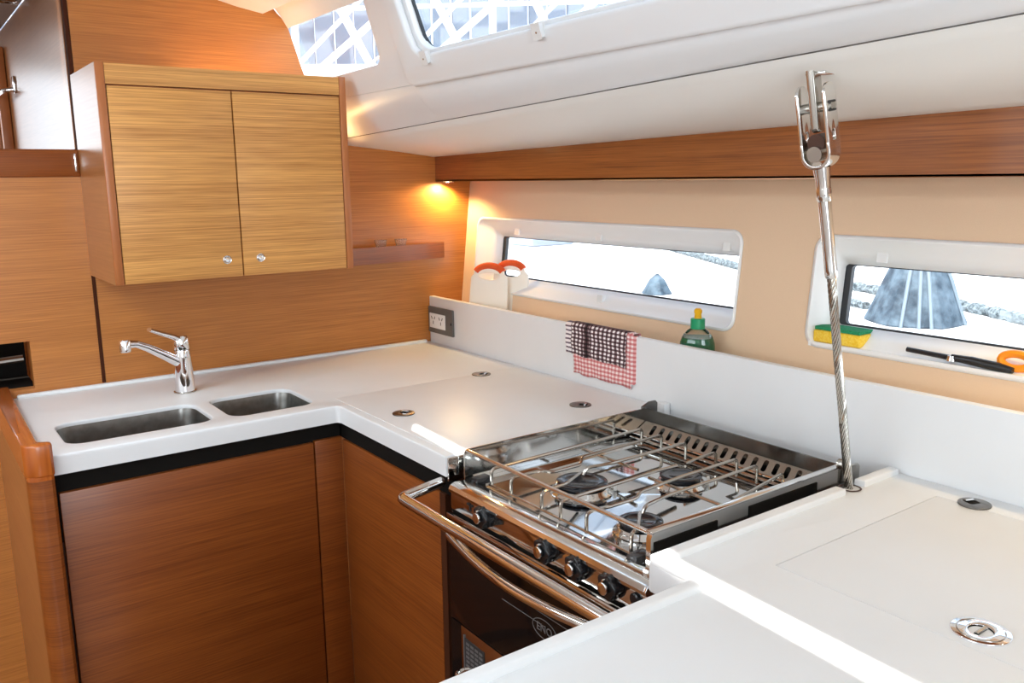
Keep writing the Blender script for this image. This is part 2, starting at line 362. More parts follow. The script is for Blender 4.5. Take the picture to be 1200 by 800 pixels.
# lower facet below the coach side, with a shallow step
ys = [0, -.60, -.615, -.64, -1, -1.5, -2, -2.6, YB]
def fac(y):
    k = 0 if y > -.61 else (.012 if y < -.63 else .006)
    s = prof_z(Pseam[1], Pseam[2], y); x0, z0 = -.303, s
    zc = 1.700 ; xc = -.381
    a = [(x0, y, z0)]
    for t in (.25, .55, .8):
        a.append((x0+(xc-x0)*t - (.010*math.sin(t*PI)) - k*math.sin(t*PI), y, z0+(zc-z0)*t - k*.3))
    a.append((xc-k*.2, y, zc)); return a
struct('wall_coach_lower', slab([fac(y) for y in ys], (.03, 0, .01)), 'liner')
# shadow joint and cream underside of the side deck
def under(y):
    return [(-.300, y, prof_z(Pseam[1], Pseam[2], y)-.001), (-.290, y, prof_z(1.586, 1.655, y)), (-.278, y, prof_z(1.578, 1.647, y)), (-.10, y, prof_z(1.560, 1.614, y)),
            (.01, y, prof_z(1.547, 1.584, y)), (.034, y, prof_z(1.5435, 1.578, y)), (.046, y, prof_z(1.548, 1.582, y))]
struct('ceiling_side_deck', slab([under(y) for y in YS], (0, 0, .03)), 'cream', label='cream deckhead panel sloping down to the wooden beam')
struct('trim_4', slab([[(-.3035, y, prof_z(Pseam[1], Pseam[2], y)-.0010), (-.3005, y, prof_z(Pseam[1], Pseam[2], y)-.0016)] for y in YS], (.001, 0, .002)), 'grey')
# beam
struct('trim_5', slab([[(.040, y, 1.464), (.040, y, prof_z(1.5445, 1.579, y))] for y in YS], (.022, 0, 0)), 'beam', label='long brown veneered fascia under the side deck')
struct('trim_6', B(.040, .19, YB, 0, 1.4625, 1.468), 'beam')
struct('trim_7', B(.0385, .041, -1.50, -.80, 1.4620, 1.4636), 'chrome', label='thin bright glinting strip along the lower edge of the brown fascia')

# hull side : frame u=-y, v up the lean (x=.18 at z=1.463)
hv = Vector((.111, 0, 1)).normalized(); h0 = Vector((.18-.111*(1.463-.9), 0, .9)); HM = basis(h0, (0, -1, 0), hv)   # local z points inboard? u x v = (-y) x (z)
HZ = (HM.to_3x3() @ Vector((0, 0, 1))); SGN = -1 if HZ.x > 0 else 1    # SGN*z = inboard
kz = hv.z
def vv(z): return (z-.9)/kz
def win_hole(y0, y1, d=0, r=.03): return rrect(-y0-d, vv(1.104)-d, -y1+d, vv(1.337)+d, r)
o1 = (-.074, -1.196); o2 = (-1.404, -2.55)
struct('wall_right', plate([(0.0, 0), (4.9, 0), (4.9, vv(1.468)), (.0, vv(1.468))], [win_hole(*o1), win_hole(*o2)], .012, HM @ at(0, 0, -SGN*.006)), 'fabric', label='beige vinyl hull lining above the white splashback')
def window(n, y0, y1, gy0, gy1, lab):
    w_ = thing('window_%d' % n, lab, None, (.16, (y0+y1)/2, 1.1), kind='structure')
    A = rrect(-y0, vv(1.104), -y1, vv(1.337), .03, 8)
    A2 = rrect(-y0-.006, vv(1.104)-.006, -y1+.006, vv(1.337)+.006, .034, 8)
    G = rrect(-gy0, vv(1.150), -gy1, vv(1.284), .010, 8)
    def ring(P, d): return [HM @ Vector((p[0], p[1], -SGN*d)) for p in P]
    mid = [(a[0]*.5+g[0]*.5, a[1]*.5+g[1]*.5) for a, g in zip(A, G)]
    rings = [ring(A2, -.0015), ring(A, -.0025), ring([(a[0]*.95+g[0]*.05, a[1]*.95+g[1]*.05) for a, g in zip(A, G)], .004), ring(mid, .028), ring(G, .05)]
    bm = bmesh.new(); vs = [[bm.verts.new(p) for p in rg] for rg in rings]
    for a, b_ in zip(vs, vs[1:]):
        for k in range(len(a)): bm.faces.new((a[k], a[(k+1) % len(a)], b_[(k+1) % len(a)], b_[k]))
    o = obj('window_surround', bm, 'sill', w_)
    md = o.modifiers.new('s', 'SOLIDIFY'); md.thickness = .003; md.offset = 0
    obj('gasket', plate(rrect(-gy0-.003, vv(1.150)-.003, -gy1+.003, vv(1.284)+.003, .012), [rrect(-gy0+.014, vv(1.150)+.005, -gy1-.004, vv(1.284)-.003, .008)], .012, HM @ at(0, 0, -SGN*.058)), 'rubber', w_)
    obj('pane', plate(rrect(-gy0, vv(1.150), -gy1, vv(1.284), .010), [], .004, HM @ at(0, 0, -SGN*.062)), 'pane', w_)
    return w_
w3 = window(3, *o1, -.154, -1.19, 'long narrow hull window behind the cutting boards')
w4 = window(4, *o2, -1.445, -2.50, 'narrow hull window behind the yellow sponge')
# clips on the surrounds
for par, ys_ in ((w3, (-.26, -.66, -1.13)), (w4, (-1.54,))):
    for y in ys_:
        mt = HM @ at(-y, vv(1.306), -SGN*.028)
        bm = bmesh.new(); bmesh.ops.create_cube(bm, size=1)
        for v in bm.verts: v.co = mt @ Vector((v.co.x*.022, v.co.y*.03, v.co.z*.006))
        obj('cover_cap', bm, 'white', par)
for y in (-.70,):
    mt = HM @ at(-y, vv(1.128), -SGN*.022)
    bm = bmesh.new(); bmesh.ops.create_cube(bm, size=1)
    for v in bm.verts: v.co = mt @ Vector((v.co.x*.022, v.co.y*.022, v.co.z*.014))
    obj('cover_cap', bm, 'white', w3)
# hull shelf behind the splashback
struct('trim_8', B(.02, .16, -4.8, 0, .985, 1.0), 'cream')

# ================================================================== OUTSIDE
struct('ground', B(.75, 40, -12, 60, .4, .6), 'quay', label='sunlit white quay outside the hull windows')
def fender(name, cx, cy, z0, h, rb, rt, lab):
    t = thing(name, lab, 'cone', (cx, cy, z0))
    bm = bmesh.new(); seg = 18
    prof = [(rb*1.0, 0), (rb*1.02, .02*h), (rb*.86, .22*h), (rb*.66, .5*h), (rb*.47, .75*h), (rt*1.05, .97*h), (rt, h), (0, h)]
    rings = []
    for k, (rr, z) in enumerate(prof[:-1]):
        rings.append([bm.verts.new((cx+rr*(1+.06*(1 if i % 3 == 0 else -.4))*math.cos(2*PI*i/seg), cy+rr*(1+.06*(1 if i % 3 == 0 else -.4))*math.sin(2*PI*i/seg), z0+z)) for i in range(seg)])
    for a, b_ in zip(rings, rings[1:]):
        for i in range(seg): bm.faces.new((a[i], a[(i+1) % seg], b_[(i+1) % seg], b_[i]))
    bm.faces.new(rings[-1])
    obj('cone_body', bm, 'cone', t, angle=20)
    return t
t = fender('mooring_cone', 3.42, .13, .6, .52, .26, .05, 'large weathered blue grey cone on the quay outside the right hull window')
for i in range(4):
    a = (-2.9, -2.55, -2.3, -1.2)[i]
    c, s_ = math.cos(a), math.sin(a)
    obj('rib', T([(3.42+.272*c, .13+.272*s_, .6), (3.42+.18*c, .13+.18*s_, .86), (3.42+.09*c, .13+.09*s_, 1.07), (3.42+.055*c, .13+.055*s_, 1.11)], [.010, .012, .012, .010], seg=6), 'rib', t)
t = fender('mooring_cone', 3.18, 2.02, .6, .15, .11, .012, 'small distant grey cone with a thin mast outside the left hull window')
obj('mast', T([(3.18, 2.02, .75), (3.18, 2.02, 1.05)], .004, seg=6), 'shedwhite', t)
def rope(pts, r_, lab):
    bm = bmesh.new(); pts = fillet(pts, .3); dense = []
    for a, b_ in zip(pts, pts[1:]):
        n = max(1, int((b_-a).length/.05))
        for i in range(n): dense.append(a+(b_-a)*i/n)
    rr = [r_*(1+.25*math.sin(i*2.1)) for i in range(len(dense))]
    tube(bm, dense, rr, seg=8)
    obj('mooring_rope', bm, 'rope', None, lab, 'rope')
rope([(6.4, 5.2, .63), (4.9, 2.6, .63), (4.45, 1.2, .63), (4.05, .1, .63), (3.5, -.8, .63)], .035, 'thick grey rope lying along the quay behind the cones')
rope([(4.3, 1.6, .62), (3.72, .75, .62), (3.62, .52, .62)], .03, 'short grey rope lying beside the large blue grey cone')
obj('dock_locker', B(5.2, 5.9, 6.2, 6.7, .6, .85, bev=.03), 'shedwall', None, 'pale grey box on the quay at the far left of the hull window', 'box')
# boat shed with lattice girders, seen through the upper windows
sh = thing('boat_shed', 'white lattice framed boat shed with pale corrugated sheeting beyond the upper windows', 'building', (8, 11, .6))
fd = Vector((math.sin(math.radians(32)), math.cos(math.radians(32)), 0)); sdv = Vector((fd.y, -fd.x, 0)); org = Vector((-1.48, -2.52, 0))+fd*13
def P3(s, z, d=0): return org+sdv*s+fd*d+Vector((0, 0, z))
def wallseg(bm, s0, s1, z0, z1, d0, d1):
    mt = Matrix((sdv, fd, Vector((0, 0, 1)))).transposed().to_4x4(); mt.translation = org
    r_ = bmesh.ops.create_cube(bm, size=1)['verts']
    for v in r_: v.co = mt @ Vector(((s0+s1)/2+v.co.x*(s1-s0), (d0+d1)/2+v.co.y*(d1-d0), (z0+z1)/2+v.co.z*(z1-z0)))
bm = bmesh.new(); wallseg(bm, -8, 10, .6, 3.12, 0, .2); obj('low_wall', bm, 'shedwhite', sh)
for k in range(60):
    bm = bmesh.new(); wallseg(bm, -8+.3*k, -8+.3*k+.27, 3.0, 6.6, .9+.05*(k % 2), 1.0+.05*(k % 2)); obj('corrugated_sheet', bm, 'shedwall', sh)
for k in range(13):
    s = -8+1.45*k
    obj('diagonal_brace', T([P3(s+.4, 3.1, .1), P3(s+2.6, 4.9, .1)], .05, seg=6), 'shedwhite', sh)
    bm = bmesh.new(); tube(bm, [P3(s, 3.0, .3), P3(s, 6.6, .3)], .06, seg=6); obj('post', bm, 'shedwhite', sh)
    obj('diagonal_brace', T([P3(s, 3.1, .2), P3(s+1.45, 4.5, .2)], .035, seg=6), 'shedwhite', sh)
    obj('diagonal_brace', T([P3(s+1.1, 3.1, .2), P3(s-.2, 5.6, .2)], .06, seg=6), 'shedwhite', sh)
for z in (3.75, 4.5, 5.6): obj('girder', T([P3(-8, z, .25), P3(10, z+.5, .25)], .035, seg=6), 'shedwhite', sh)

# ================================================================== LEFT SIDE
lp = thing('low_partition', 'brown veneered partition with a cap strip left of the sink', 'partition', (-1.5, 0, 0))
obj('panel', plate([(-1.95, 0), (-1.048, 0), (-1.048, 1.488), (-1.95, 1.488)], [[(-1.60, .94), (-1.212, .94), (-1.212, 1.066), (-1.60, 1.066)]], .03, basis((0, .014, 0), (1, 0, 0), (0, 0, 1))), 'bulk', lp)
obj('cap_strip', B(-1.95, -1.0485, -.006, .034, 1.4875, 1.558, bev=.004), 'front', lp)
obj('recess_box', slab([[(-1.60, .03, .935), (-1.60, .20, .935), (-1.60, .20, 1.07)], [(-1.205, .03, .935), (-1.205, .20, .935), (-1.205, .20, 1.07)]], (0, .002, .003)), 'black', lp)
obj('pull_bar', T([(-1.58, .06, 1.00), (-1.225, .06, 1.012)], .010), 'steel2', lp, label='dull steel bar inside the dark recess')
obj('end_plate', B(-1.062, -1.056, -.012, -.006, 1.50, 1.548, bev=.002), 'chrome', lp)
obj('end_plate', B(-1.036, -1.031, -.010, -.004, 1.49, 1.55, bev=.002), 'chrome', None, 'small chrome hinge plate on the bulkhead at the end of the cap strip', 'hinge')
# door trim and handle on the passage wall
dt = thing('passage_door', 'narrow open passage door edge with chrome lever at far left', 'door', (-1.075, 1.4, 0))
obj('leaf_edge', B(-1.085, -1.052, 1.24, 1.62, 0, 1.97, bev=.004), 'edge', dt)
obj('leaf', B(-1.10, -1.087, 1.30, 1.60, .02, 1.93), 'bulk', dt)
obj('lever', T(fillet([(-1.052, 1.04, 1.80), (-1.085, 1.04, 1.795), (-1.09, 1.20, 1.79)], .02), .008), 'chrome', dt)
obj('rose', B(-1.058, -1.051, 1.02, 1.06, 1.785, 1.845, bev=.003), 'chrome', dt)
sp = thing('downlight', 'small round ceiling spotlight at the top left corner', 'lamp', (-1.10, .63, 2.03))
obj('bezel', LT([(.022, 0), (.030, 0), (.032, -.006), (.024, -.010), (.018, -.004)], at(-1.10, .63, 2.03)), 'steel2', sp)
obj('lens', LT([(0, -.005), (.018, -.004), (.020, 0)], at(-1.10, .63, 2.03)), 'white', sp)

# end panel of the sink unit with rounded post and solid rail
ep = thing('half_wall', 'teak half wall with rounded front post left of the sink', 'panel', (-1.287, -.3, 0))
obj('side_panel', B(-1.311, -1.278, -.585, -.001, 0, .8765), 'gloss', ep)
obj('rail_base', B(-1.311, -1.284, -.585, -.001, .8765, .886), 'teak', ep)
# post: rounded outer corner
def postoutline(x0, x1, y0, y1, r_):
    pts = [(x1, y1), (x1, y0+.006), (x1-.006, y0)]
    for i in range(9):
        t = i/8*PI/2; pts.append((x0+r_-r_*math.sin(t), y0+r_-r_*math.cos(t)))
    pts += [(x0, y1)]; return pts
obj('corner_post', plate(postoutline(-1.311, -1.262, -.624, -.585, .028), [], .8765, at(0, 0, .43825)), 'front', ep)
obj('post_neck', plate(postoutline(-1.311, -1.262, -.624, -.6035, .02), [], .010, at(0, 0, .8815)), 'teak', ep)
rail = [(-1.272, 0), (-1.278, -.2), (-1.281, -.45), (-1.283, -.575), (-1.281, -.594), (-1.272, -.600), (-1.264, -.603), (-1.2605, -.607), (-1.2605, -.622), (-1.266, -.628)]
for i in range(9):
    t = i/8*PI/2; rail.append((-1.314+.03-.03*math.sin(t), -.628+.03-.03*math.cos(t)))
rail += [(-1.314, 0)]
obj('top_rail', plate(rail, [], .068, at(0, 0, .919), bev=.004), 'teak', ep, label='glossy solid teak cap rail')

# ================================================================== WORKTOP WITH SINKS
ZT = .92
wt = thing('worktop', 'white L shaped solid worktop with two sinks and flush lids', 'worktop', (-.6, -.5, .877))
outl = [(-1.2715, -.002), (-1.2775, -.2), (-1.2805, -.45), (-1.2805, -.590), (-1.266, -.5995), (-1.2595, -.603), (-.635, -.603), (-.629, -.605), (-.625, -.610), (-.623, -.617), (-.623, -1.109), (-.002, -1.109), (-.002, -.002)]
s1 = rrect(-1.222, -.542, -.906, -.345, .038); s2 = rrect(-.868, -.545, -.655, -.338, .038)
lid = (-.56, -1.02, -.10, -.50)
big = rrect(-1.240, -.565, -.640, -.31, .02)
bm = plate(outl, [s1, s2], .010, at(0, 0, ZT-.005))
es = [e_ for e_ in bm.edges if all(abs(v.co.z-ZT) < 1e-5 for v in e_.verts) and len(e_.link_faces) == 2 and any(abs(f_.normal.z) < .5 for f_ in e_.link_faces)]
bmesh.ops.bevel(bm, geom=es, offset=.0035, segments=3, profile=.5, affect='EDGES')
plate(outl, [big], .033, at(0, 0, ZT-.0265), bm=bm)
obj('slab', bm, 'solid', wt)
obj('back_lip', B(-1.256, -.02, -.018, -.002, ZT-.002, ZT+.009, bev=.004, seg=3), 'solid', wt)
def groove(par, pts, w_=.0012, z=ZT, m_='printgrey', seg=4):
    obj('joint_line', T([(x, y, z-.0001) for x, y in pts], w_, seg=seg), m_, par)
# raised lid field of the cool box side (1 mm proud)
obj('lid_field', plate([(-.600, -1.10), (-.022, -1.10), (-.022, -.535), (-.600, -.535)], [], .003, at(0, 0, ZT-.0003), bev=.0012), 'solid', wt)
def sink(s, depth):
    (x0, y0, x1, y1) = s; bm = bmesh.new(); rings = []
    for d, z, r_ in ((-.010, -.0102, .044), (-.001, -.0104, .038), (.002, -.03, .038), (.010, -depth+.03, .04), (.016, -depth+.01, .04), (.035, -depth, .03)):
        rings.append([bm.verts.new((p[0], p[1], ZT+z)) for p in rrect(x0+d, y0+d, x1-d, y1-d, r_, 7)])
    for a, b_ in zip(rings, rings[1:]):
        for k in range(len(a)): bm.faces.new((a[k], a[(k+1) % len(a)], b_[(k+1) % len(a)], b_[k]))
    bm.faces.new(rings[-1])
    o = obj('sink_bowl', bm, 'brushed', wt)
    cx, cy = (x0+x1)/2, (y0+y1)/2
    obj('drain', LT([(0, -depth+.003), (.014, -depth+.003), (.018, -depth+.005), (.026, -depth+.004), (.028, -depth+.001)], at(cx, cy, ZT)), 'chrome', wt)
sink((-1.224, -.544, -.904, -.343), .19); sink((-.870, -.547, -.653, -.336), .17)
def latch(par, x, y, ang, r_=.027, z=ZT+.0015, m_='brass'):
    mt = at(x, y, z) @ Matrix.Rotation(ang, 4, 'Z')
    L_ = obj('lid_latch', plate(circ(0, 0, r_), [rrect(-.004, -.010, .018, .010, .004)], .003, mt @ at(0, 0, .0005), bev=.0008), m_, par)
    bm = plate(rrect(-.003, -.009, .017, .009, .003), [], .002, mt @ at(0, 0, -.0004))
    obj('thumb_plate', bm, 'black' if m_ != 'chrome' else 'steel2', L_)
    bm = bmesh.new(); tube(bm, [mt @ Vector((.012, -.008, .003)), mt @ Vector((.012, .008, .003))], .0022, seg=8)
    obj('pull', bm, 'chrome', L_)
    return L_
latch(wt, -.534, -.775, .6); latch(wt, -.156, -.548, -.9); latch(wt, -.154, -.979, -.9)

# tap
tp = thing('kitchen_tap', 'chrome single lever mixer tap behind the two sinks', 'tap', (-.885, -.212, ZT))
tx, ty = -.885, -.212
obj('base_ring', LT([(0, .0003), (.029, .0003), (.029, .003), (.026, .004)], at(tx, ty, ZT)), 'steel2', tp)
obj('body', LT([(.0255, .003), (.025, .02), (.0238, .06), (.0225, .095), (.0215, .110), (.0205, .115)], at(tx, ty, ZT)), 'chrome', tp)
obj('cartridge_head', LT([(.0200, .116), (.0208, .118), (.0208, .132), (.0200, .146), (.015, .153), (0, .155)], at(tx, ty, ZT)), 'chrome', tp)
sdir = Vector((-.93, -.36, 0)).normalized()
b0 = Vector((tx, ty, ZT))
sp_ = [b0+sdir*.006+Vector((0, 0, .080)), b0+sdir*.05+Vector((0, 0, .108)), b0+sdir*.10+Vector((0, 0, .138)), b0+sdir*.130+Vector((0, 0, .152)), b0+sdir*.152+Vector((0, 0, .155))]
obj('spout', T(fillet(sp_, .03), [.014]*2+[.0125]*6+[.0105]*6+[.009]*10+[.010]*20, seg=14) if False else T(sp_, [.0145, .0125, .0105, .0095, .0105], seg=16), 'chrome', tp)
e = b0+sdir*.160+Vector((0, 0, .134))
obj('aerator', LT([(0, 0), (.011, 0), (.0135, .003), (.0135, .026), (.011, .031), (0, .032)], at(e.x, e.y, e.z+.002)), 'chrome', tp)
ldir = Vector((-.85, -.45, 0)).normalized()
bm = bmesh.new(); tube(bm, [b0+Vector((0, 0, .140)), b0+ldir*.03+Vector((0, 0, .156)), b0+ldir*.07+Vector((0, 0, .172)), b0+ldir*.098+Vector((0, 0, .184))], [.014, .0125, .0105, .0085], seg=12, rz=.6)
obj('lever', bm, 'chrome', tp)

# ================================================================== BASE CABINETS
bc = thing('sink_cabinet', 'brown veneered base cabinet under the two sinks', 'cabinet', (-.95, -.3, 0))
obj('carcass', B(-1.258, -.64, -.565, -.02, .10, .72), 'jamb', bc)
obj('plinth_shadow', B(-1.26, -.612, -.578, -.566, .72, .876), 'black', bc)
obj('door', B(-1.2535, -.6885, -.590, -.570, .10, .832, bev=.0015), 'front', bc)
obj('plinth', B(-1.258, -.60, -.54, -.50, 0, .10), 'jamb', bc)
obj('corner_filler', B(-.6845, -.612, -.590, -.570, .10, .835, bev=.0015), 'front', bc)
rc = thing('cool_box_cabinet', 'brown veneered cabinet between the corner and the cooker', 'cabinet', (-.3, -.85, 0))
obj('carcass', B(-.598, -.02, -1.108, -.60, .10, .70), 'jamb', rc)
obj('side_panel', B(-.612, -.600, -1.062, -.5915, .10, .828, bev=.0012), 'front', rc)
obj('recess', B(-.606, -.594, -1.108, -.560, .829, .8765), 'black', rc)
obj('jamb', B(-.598, -.05, -1.108, -1.098, .10, .875), 'jamb', rc)
obj('edge_strip', B(-.612, -.596, -1.085, -1.064, .10, .83), 'jamb', rc)
obj('end_plate', B(-.620, -.06, -1.114, -1.1095, .868, .917, bev=.001), 'steel', rc, label='polished steel plate on the worktop end')

# ================================================================== RIGHT WORKTOP
rw = thing('worktop', 'white solid worktop with raised fiddle right of the cooker', 'worktop', (-.6, -2.4, .877))
XN, Y1, Y2, XE = -.645, -1.700, -1.789, -1.30
outl = [(-.002, Y1), (XN+.008, Y1), (XN+.003, Y1-.002), (XN, Y1-.008), (XN, Y2+.004), (XN-.004, Y2), (XE, Y2), (XE, -3.6), (-.002, -3.6)]
lidr = [(-.506, -3.0), (-.06, -3.0), (-.06, -1.818), (-.506, -1.818)]
obj('slab', plate(outl, [lidr], .043, at(0, 0, ZT-.0215), bev=.0008), 'solid', rw)
lo = obj('lid', plate([(-.5048, -2.9988), (-.0612, -2.9988), (-.0612, -1.8196), (-.5048, -1.8196)], [], .040, at(0, 0, ZT-.0202), bev=.0007), 'solid', rw)
obj('lid_seam', B(-.507, -.059, -1.8196, -1.8178, ZT-.02, ZT-.004), 'jamb', rw)
fid = [(-.012, Y1), (-.122, Y1), (-.122, Y1-.020), (-.012, Y1-.020)]
obj('fiddle', plate(fid, [], .016, at(0, 0, ZT+.004), bev=.004), 'solid', rw)
fid = [(-.182, Y1), (XN+.006, Y1), (XN, Y1-.006), (XN, Y2+.004), (XN-.004, Y2), (XE, Y2), (XE, Y2-.019), (XN+.010, Y2-.019), (XN+.019, Y2-.010), (XN+.019, Y1-.021), (-.182, Y1-.021)]
obj('fiddle', plate(fid, [], .016, at(0, 0, ZT+.004), bev=.004), 'solid', rw)
latch(rw, -.051, -1.878, 1.2, .026, ZT+.0008)
lt = obj('flush_ring', plate(circ(0, 0, .034, 40), [circ(0, 0, .0145, 28)], .003, at(-.46, -2.084, ZT+.0008), bev=.001), 'chrome', rw, label='bright chrome flush pull ring')
obj('pull_recess', LT([(0, -.004), (.013, -.004), (.0145, .0015)], at(-.46, -2.084, ZT)), 'black', lt)
obj('pull_bar', T([(-.472, -2.084, ZT+.0012), (-.448, -2.084, ZT+.0012)], .003, seg=8), 'steel2', lt)
bm = bmesh.new()
for i in range(0, 22):
    pass
obj('lip', T([(-.46+.027*math.cos(a/20*PI*1.5+.7), -2.084+.027*math.sin(a/20*PI*1.5+.7), ZT+.0024) for a in range(21)], .0009, seg=6), 'steel2', lt)
ab = thing('aft_cabinet', 'dark cabinet side under the right worktop', 'cabinet', (-.6, -2.5, 0))
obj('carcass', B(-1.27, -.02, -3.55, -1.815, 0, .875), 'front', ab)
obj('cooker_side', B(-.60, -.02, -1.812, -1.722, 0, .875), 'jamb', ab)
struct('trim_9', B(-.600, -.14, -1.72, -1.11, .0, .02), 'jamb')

# splashback
sb = thing('splashback', 'long white splashback with a socket along the hull side', 'splashback', (.01, -1.6, .80))
obj('panel', B(0, .02, -3.6, -.002, .70, 1.077, bev=.003), 'solid', sb)
obj('corner_block', B(-.024, -.001, -1.135, -1.111, .86, .934, bev=.004), 'solid', sb)
so = thing('power_socket', 'double white socket in a dark grey plate at the corner', 'socket', (-.004, -.084, .955))
obj('cover_plate', B(-.009, 0, -.162, -.008, .955, 1.045, bev=.003), 'grey', so)
obj('socket_insert', B(-.012, -.006, -.119, -.021, .973, 1.023, bev=.0015), 'white', so)
for cy in (-.046, -.094):
    for dy, dz, a in ((-.009, .008, .5), (.009, .008, -.5), (0, -.008, 0)):
        bm = bmesh.new(); bmesh.ops.create_cube(bm, size=1)
        mt = at(-.0121, cy+dy, 1.0+dz) @ Matrix.Rotation(a, 4, 'X')
        for v in bm.verts: v.co = mt @ Vector((v.co.x*.001, v.co.y*.0032, v.co.z*.011))
        obj('pin_slot', bm, 'dark', so)
obj('rocker_switch', B(-.0125, -.009, -.1585, -.154, .994, 1.002), 'dark', so)

# ================================================================== UPPER CABINET
uc = thing('wall_cabinet', 'light oak wall cabinet with two doors above the sink', 'cabinet', (-.736, -.155, 1.227))
X0, X1, YF, Z0, Z1 = -1.049, -.423, -.31, 1.227, 1.745
obj('side_panel', B(X0, X0+.019, YF+.006, -.001, Z0, Z1), 'gloss', uc)
obj('front_edge', B(X0, X0+.0195, YF, YF+.006, Z0, Z1+.001, bev=.002), 'edge', uc)
obj('side_panel', B(X1-.019, X1, YF+.006, -.001, Z0, Z1), 'edge', uc)
obj('front_edge', B(X1-.0195, X1, YF, YF+.006, Z0, Z1+.001, bev=.002), 'edge', uc)
obj('top_rail', B(X0+.020, X1-.020, YF+.001, YF+.019, 1.6975, Z1-.001), 'oak', uc)
obj('top_panel', B(X0+.019, X1-.019, YF+.019, -.001, 1.69, 1.705), 'edge', uc)
obj('bottom_panel', B(X0+.019, X1-.019, YF+.021, -.001, Z0+.003, Z0+.018), 'gloss', uc)
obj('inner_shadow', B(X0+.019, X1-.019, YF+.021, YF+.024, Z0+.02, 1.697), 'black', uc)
for a, b_, kx in ((X0+.0215, -.7390, -.779), (-.7355, X1-.0215, -.691)):
    d = obj('door', B(a, b_, YF+.001, YF+.020, Z0+.001, 1.6935, bev=.001), 'oak', uc)
    mt = basis((kx, YF+.001, 1.273), (1, 0, 0), (0, 0, 1))
    k_ = obj('knob', LT([(.0115, 0), (.0118, .004), (.0105, .006), (.009, .0055), (.0075, .0035)], mt), 'chrome', d)
    obj('push_button', LT([(0, .007), (.0055, .0068), (.0066, .005), (.0068, 0)], mt), 'chrome', d)
# quarter shelf
qs = thing('corner_shelf', 'triangular brown shelf between the wall cabinet and the corner', 'shelf', (-.2, -.1, 1.2))
fr = [(-.423, -.31), (.068, -.001)]
dirv = Vector((fr[1][0]-fr[0][0], fr[1][1]-fr[0][1], 0)).normalized(); nn = Vector((-dirv.y, dirv.x, 0))
a = Vector((-.4215, -.112, 0)); b_ = Vector((.066, -.002, 0))
obj('shelf_board', plate([(-.421, -.10), (.045, -.006), (.045, -.002), (-.421, -.002)], [], .015, at(0, 0, 1.246)), 'front', qs)
bm = bmesh.new()
q = [a, b_, b_+nn*.004-dirv*.004, a+nn*.016]
lo_ = []
vs = []
for p, z0, z1 in ((q[0], 1.209, 1.262), (q[1], 1.205, 1.257), (q[2], 1.205, 1.257), (q[3], 1.209, 1.262)):
    vs.append((bm.verts.new((p.x, p.y, z0)), bm.verts.new((p.x, p.y, z1))))
for i in range(4):
    c, d = vs[i], vs[(i+1) % 4]; bm.faces.new((c[0], d[0], d[1], c[1]))
bm.faces.new([v[0] for v in vs]); bm.faces.new([v[1] for v in vs])
obj('fiddle_rail', bm, 'front', qs)
M['ashglass'] = mat('smoked_clear_plastic', (.9, .85, .8), .05, 0, Transmission_Weight=.9, IOR=1.3)
for (x, y), lab in (((-.19, -.028), 'clear dish on the corner shelf, left one'), ((-.115, -.026), 'clear dish on the corner shelf, right one')):
    t = thing('glass_dish', lab, 'dish', (x, y, 1.2545), group='dishes on the corner shelf')
    obj('bowl', LT([(0, .002), (.020, .003), (.027, .034), (.029, .035), (.029, .032), (.022, 0), (0, 0)], at(x, y, 1.2545) @ Matrix.Scale(.7, 4)), 'ashglass', t)

# ================================================================== COOKER
ck = thing('gimballed_cooker', 'polished steel three burner marine cooker with oven between worktops', 'cooker', (-.35, -1.4, 0))
CY0, CY1 = -1.650, -1.130      # right, left
CX0, CX1 = -.600, -.080
ZP = .866
# walls
def wall(name, y, th, x0, x1, z0, z1, r_=.010):
    o_ = [(x0+r_, z1), (x0+r_*.3, z1-r_*.3), (x0, z1-r_), (x0, z0), (x1, z0), (x1, z1)]
    return obj(name, plate(o_, [], th, basis((0, y, 0), (1, 0, 0), (0, 0, 1))), 'steel', ck)
wall('left_guard', CY1, .003, -.592, CX1, .868, .934)
wall('right_guard', CY0, .010, -.592, CX1, .790, .934)
obj('right_guard_slot', B(-.585, -.44, CY0-.0065, CY0-.0045, .900, .918), 'black', ck)
obj('right_guard_slot', B(-.36, -.17, CY0-.0065, CY0-.0045, .890, .922), 'black', ck)
obj('right_guard_cap', B(-.592, CX1, CY0-.007, CY0+.007, .9335, .937, bev=.001), 'steel', ck)
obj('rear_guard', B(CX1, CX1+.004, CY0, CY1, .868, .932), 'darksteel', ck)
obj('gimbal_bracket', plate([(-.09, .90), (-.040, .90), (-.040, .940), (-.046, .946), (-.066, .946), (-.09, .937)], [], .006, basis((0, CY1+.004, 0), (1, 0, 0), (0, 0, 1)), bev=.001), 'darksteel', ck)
obj('gimbal_bracket', plate([(-.09, .90), (-.05, .90), (-.05, .930), (-.055, .936), (-.09, .938)], [], .006, basis((0, CY0-.012, 0), (1, 0, 0), (0, 0, 1)), bev=.001), 'steel2', ck)
obj('gimbal_bolt', LT([(0, .012), (.008, .012), (.010, .009), (.010, 0)], basis((-.105, CY0-.006, .944), (1, 0, 0), (0, 0, 1))), 'steel2', ck)
# hob tray: flat mirror top with shallow pressed edge
bm = bmesh.new(); rings = []
for d, z, r_ in ((0, ZP+.002, .004), (.022, ZP+.002, .01), (.030, ZP-.005, .02), (.034, ZP-.006, .025)):
    rings.append([bm.verts.new((p[0], p[1], z)) for p in rrect(-.60+d*.6, CY0+.006+d, -.105-d, CY1-.002-d, r_, 6)])
for a, c in zip(rings, rings[1:]):
    for k in range(len(a)): bm.faces.new((a[k], a[(k+1) % len(a)], c[(k+1) % len(a)], c[k]))
bm.faces.new(rings[-1])
obj('hob_tray', bm, 'mirror', ck)
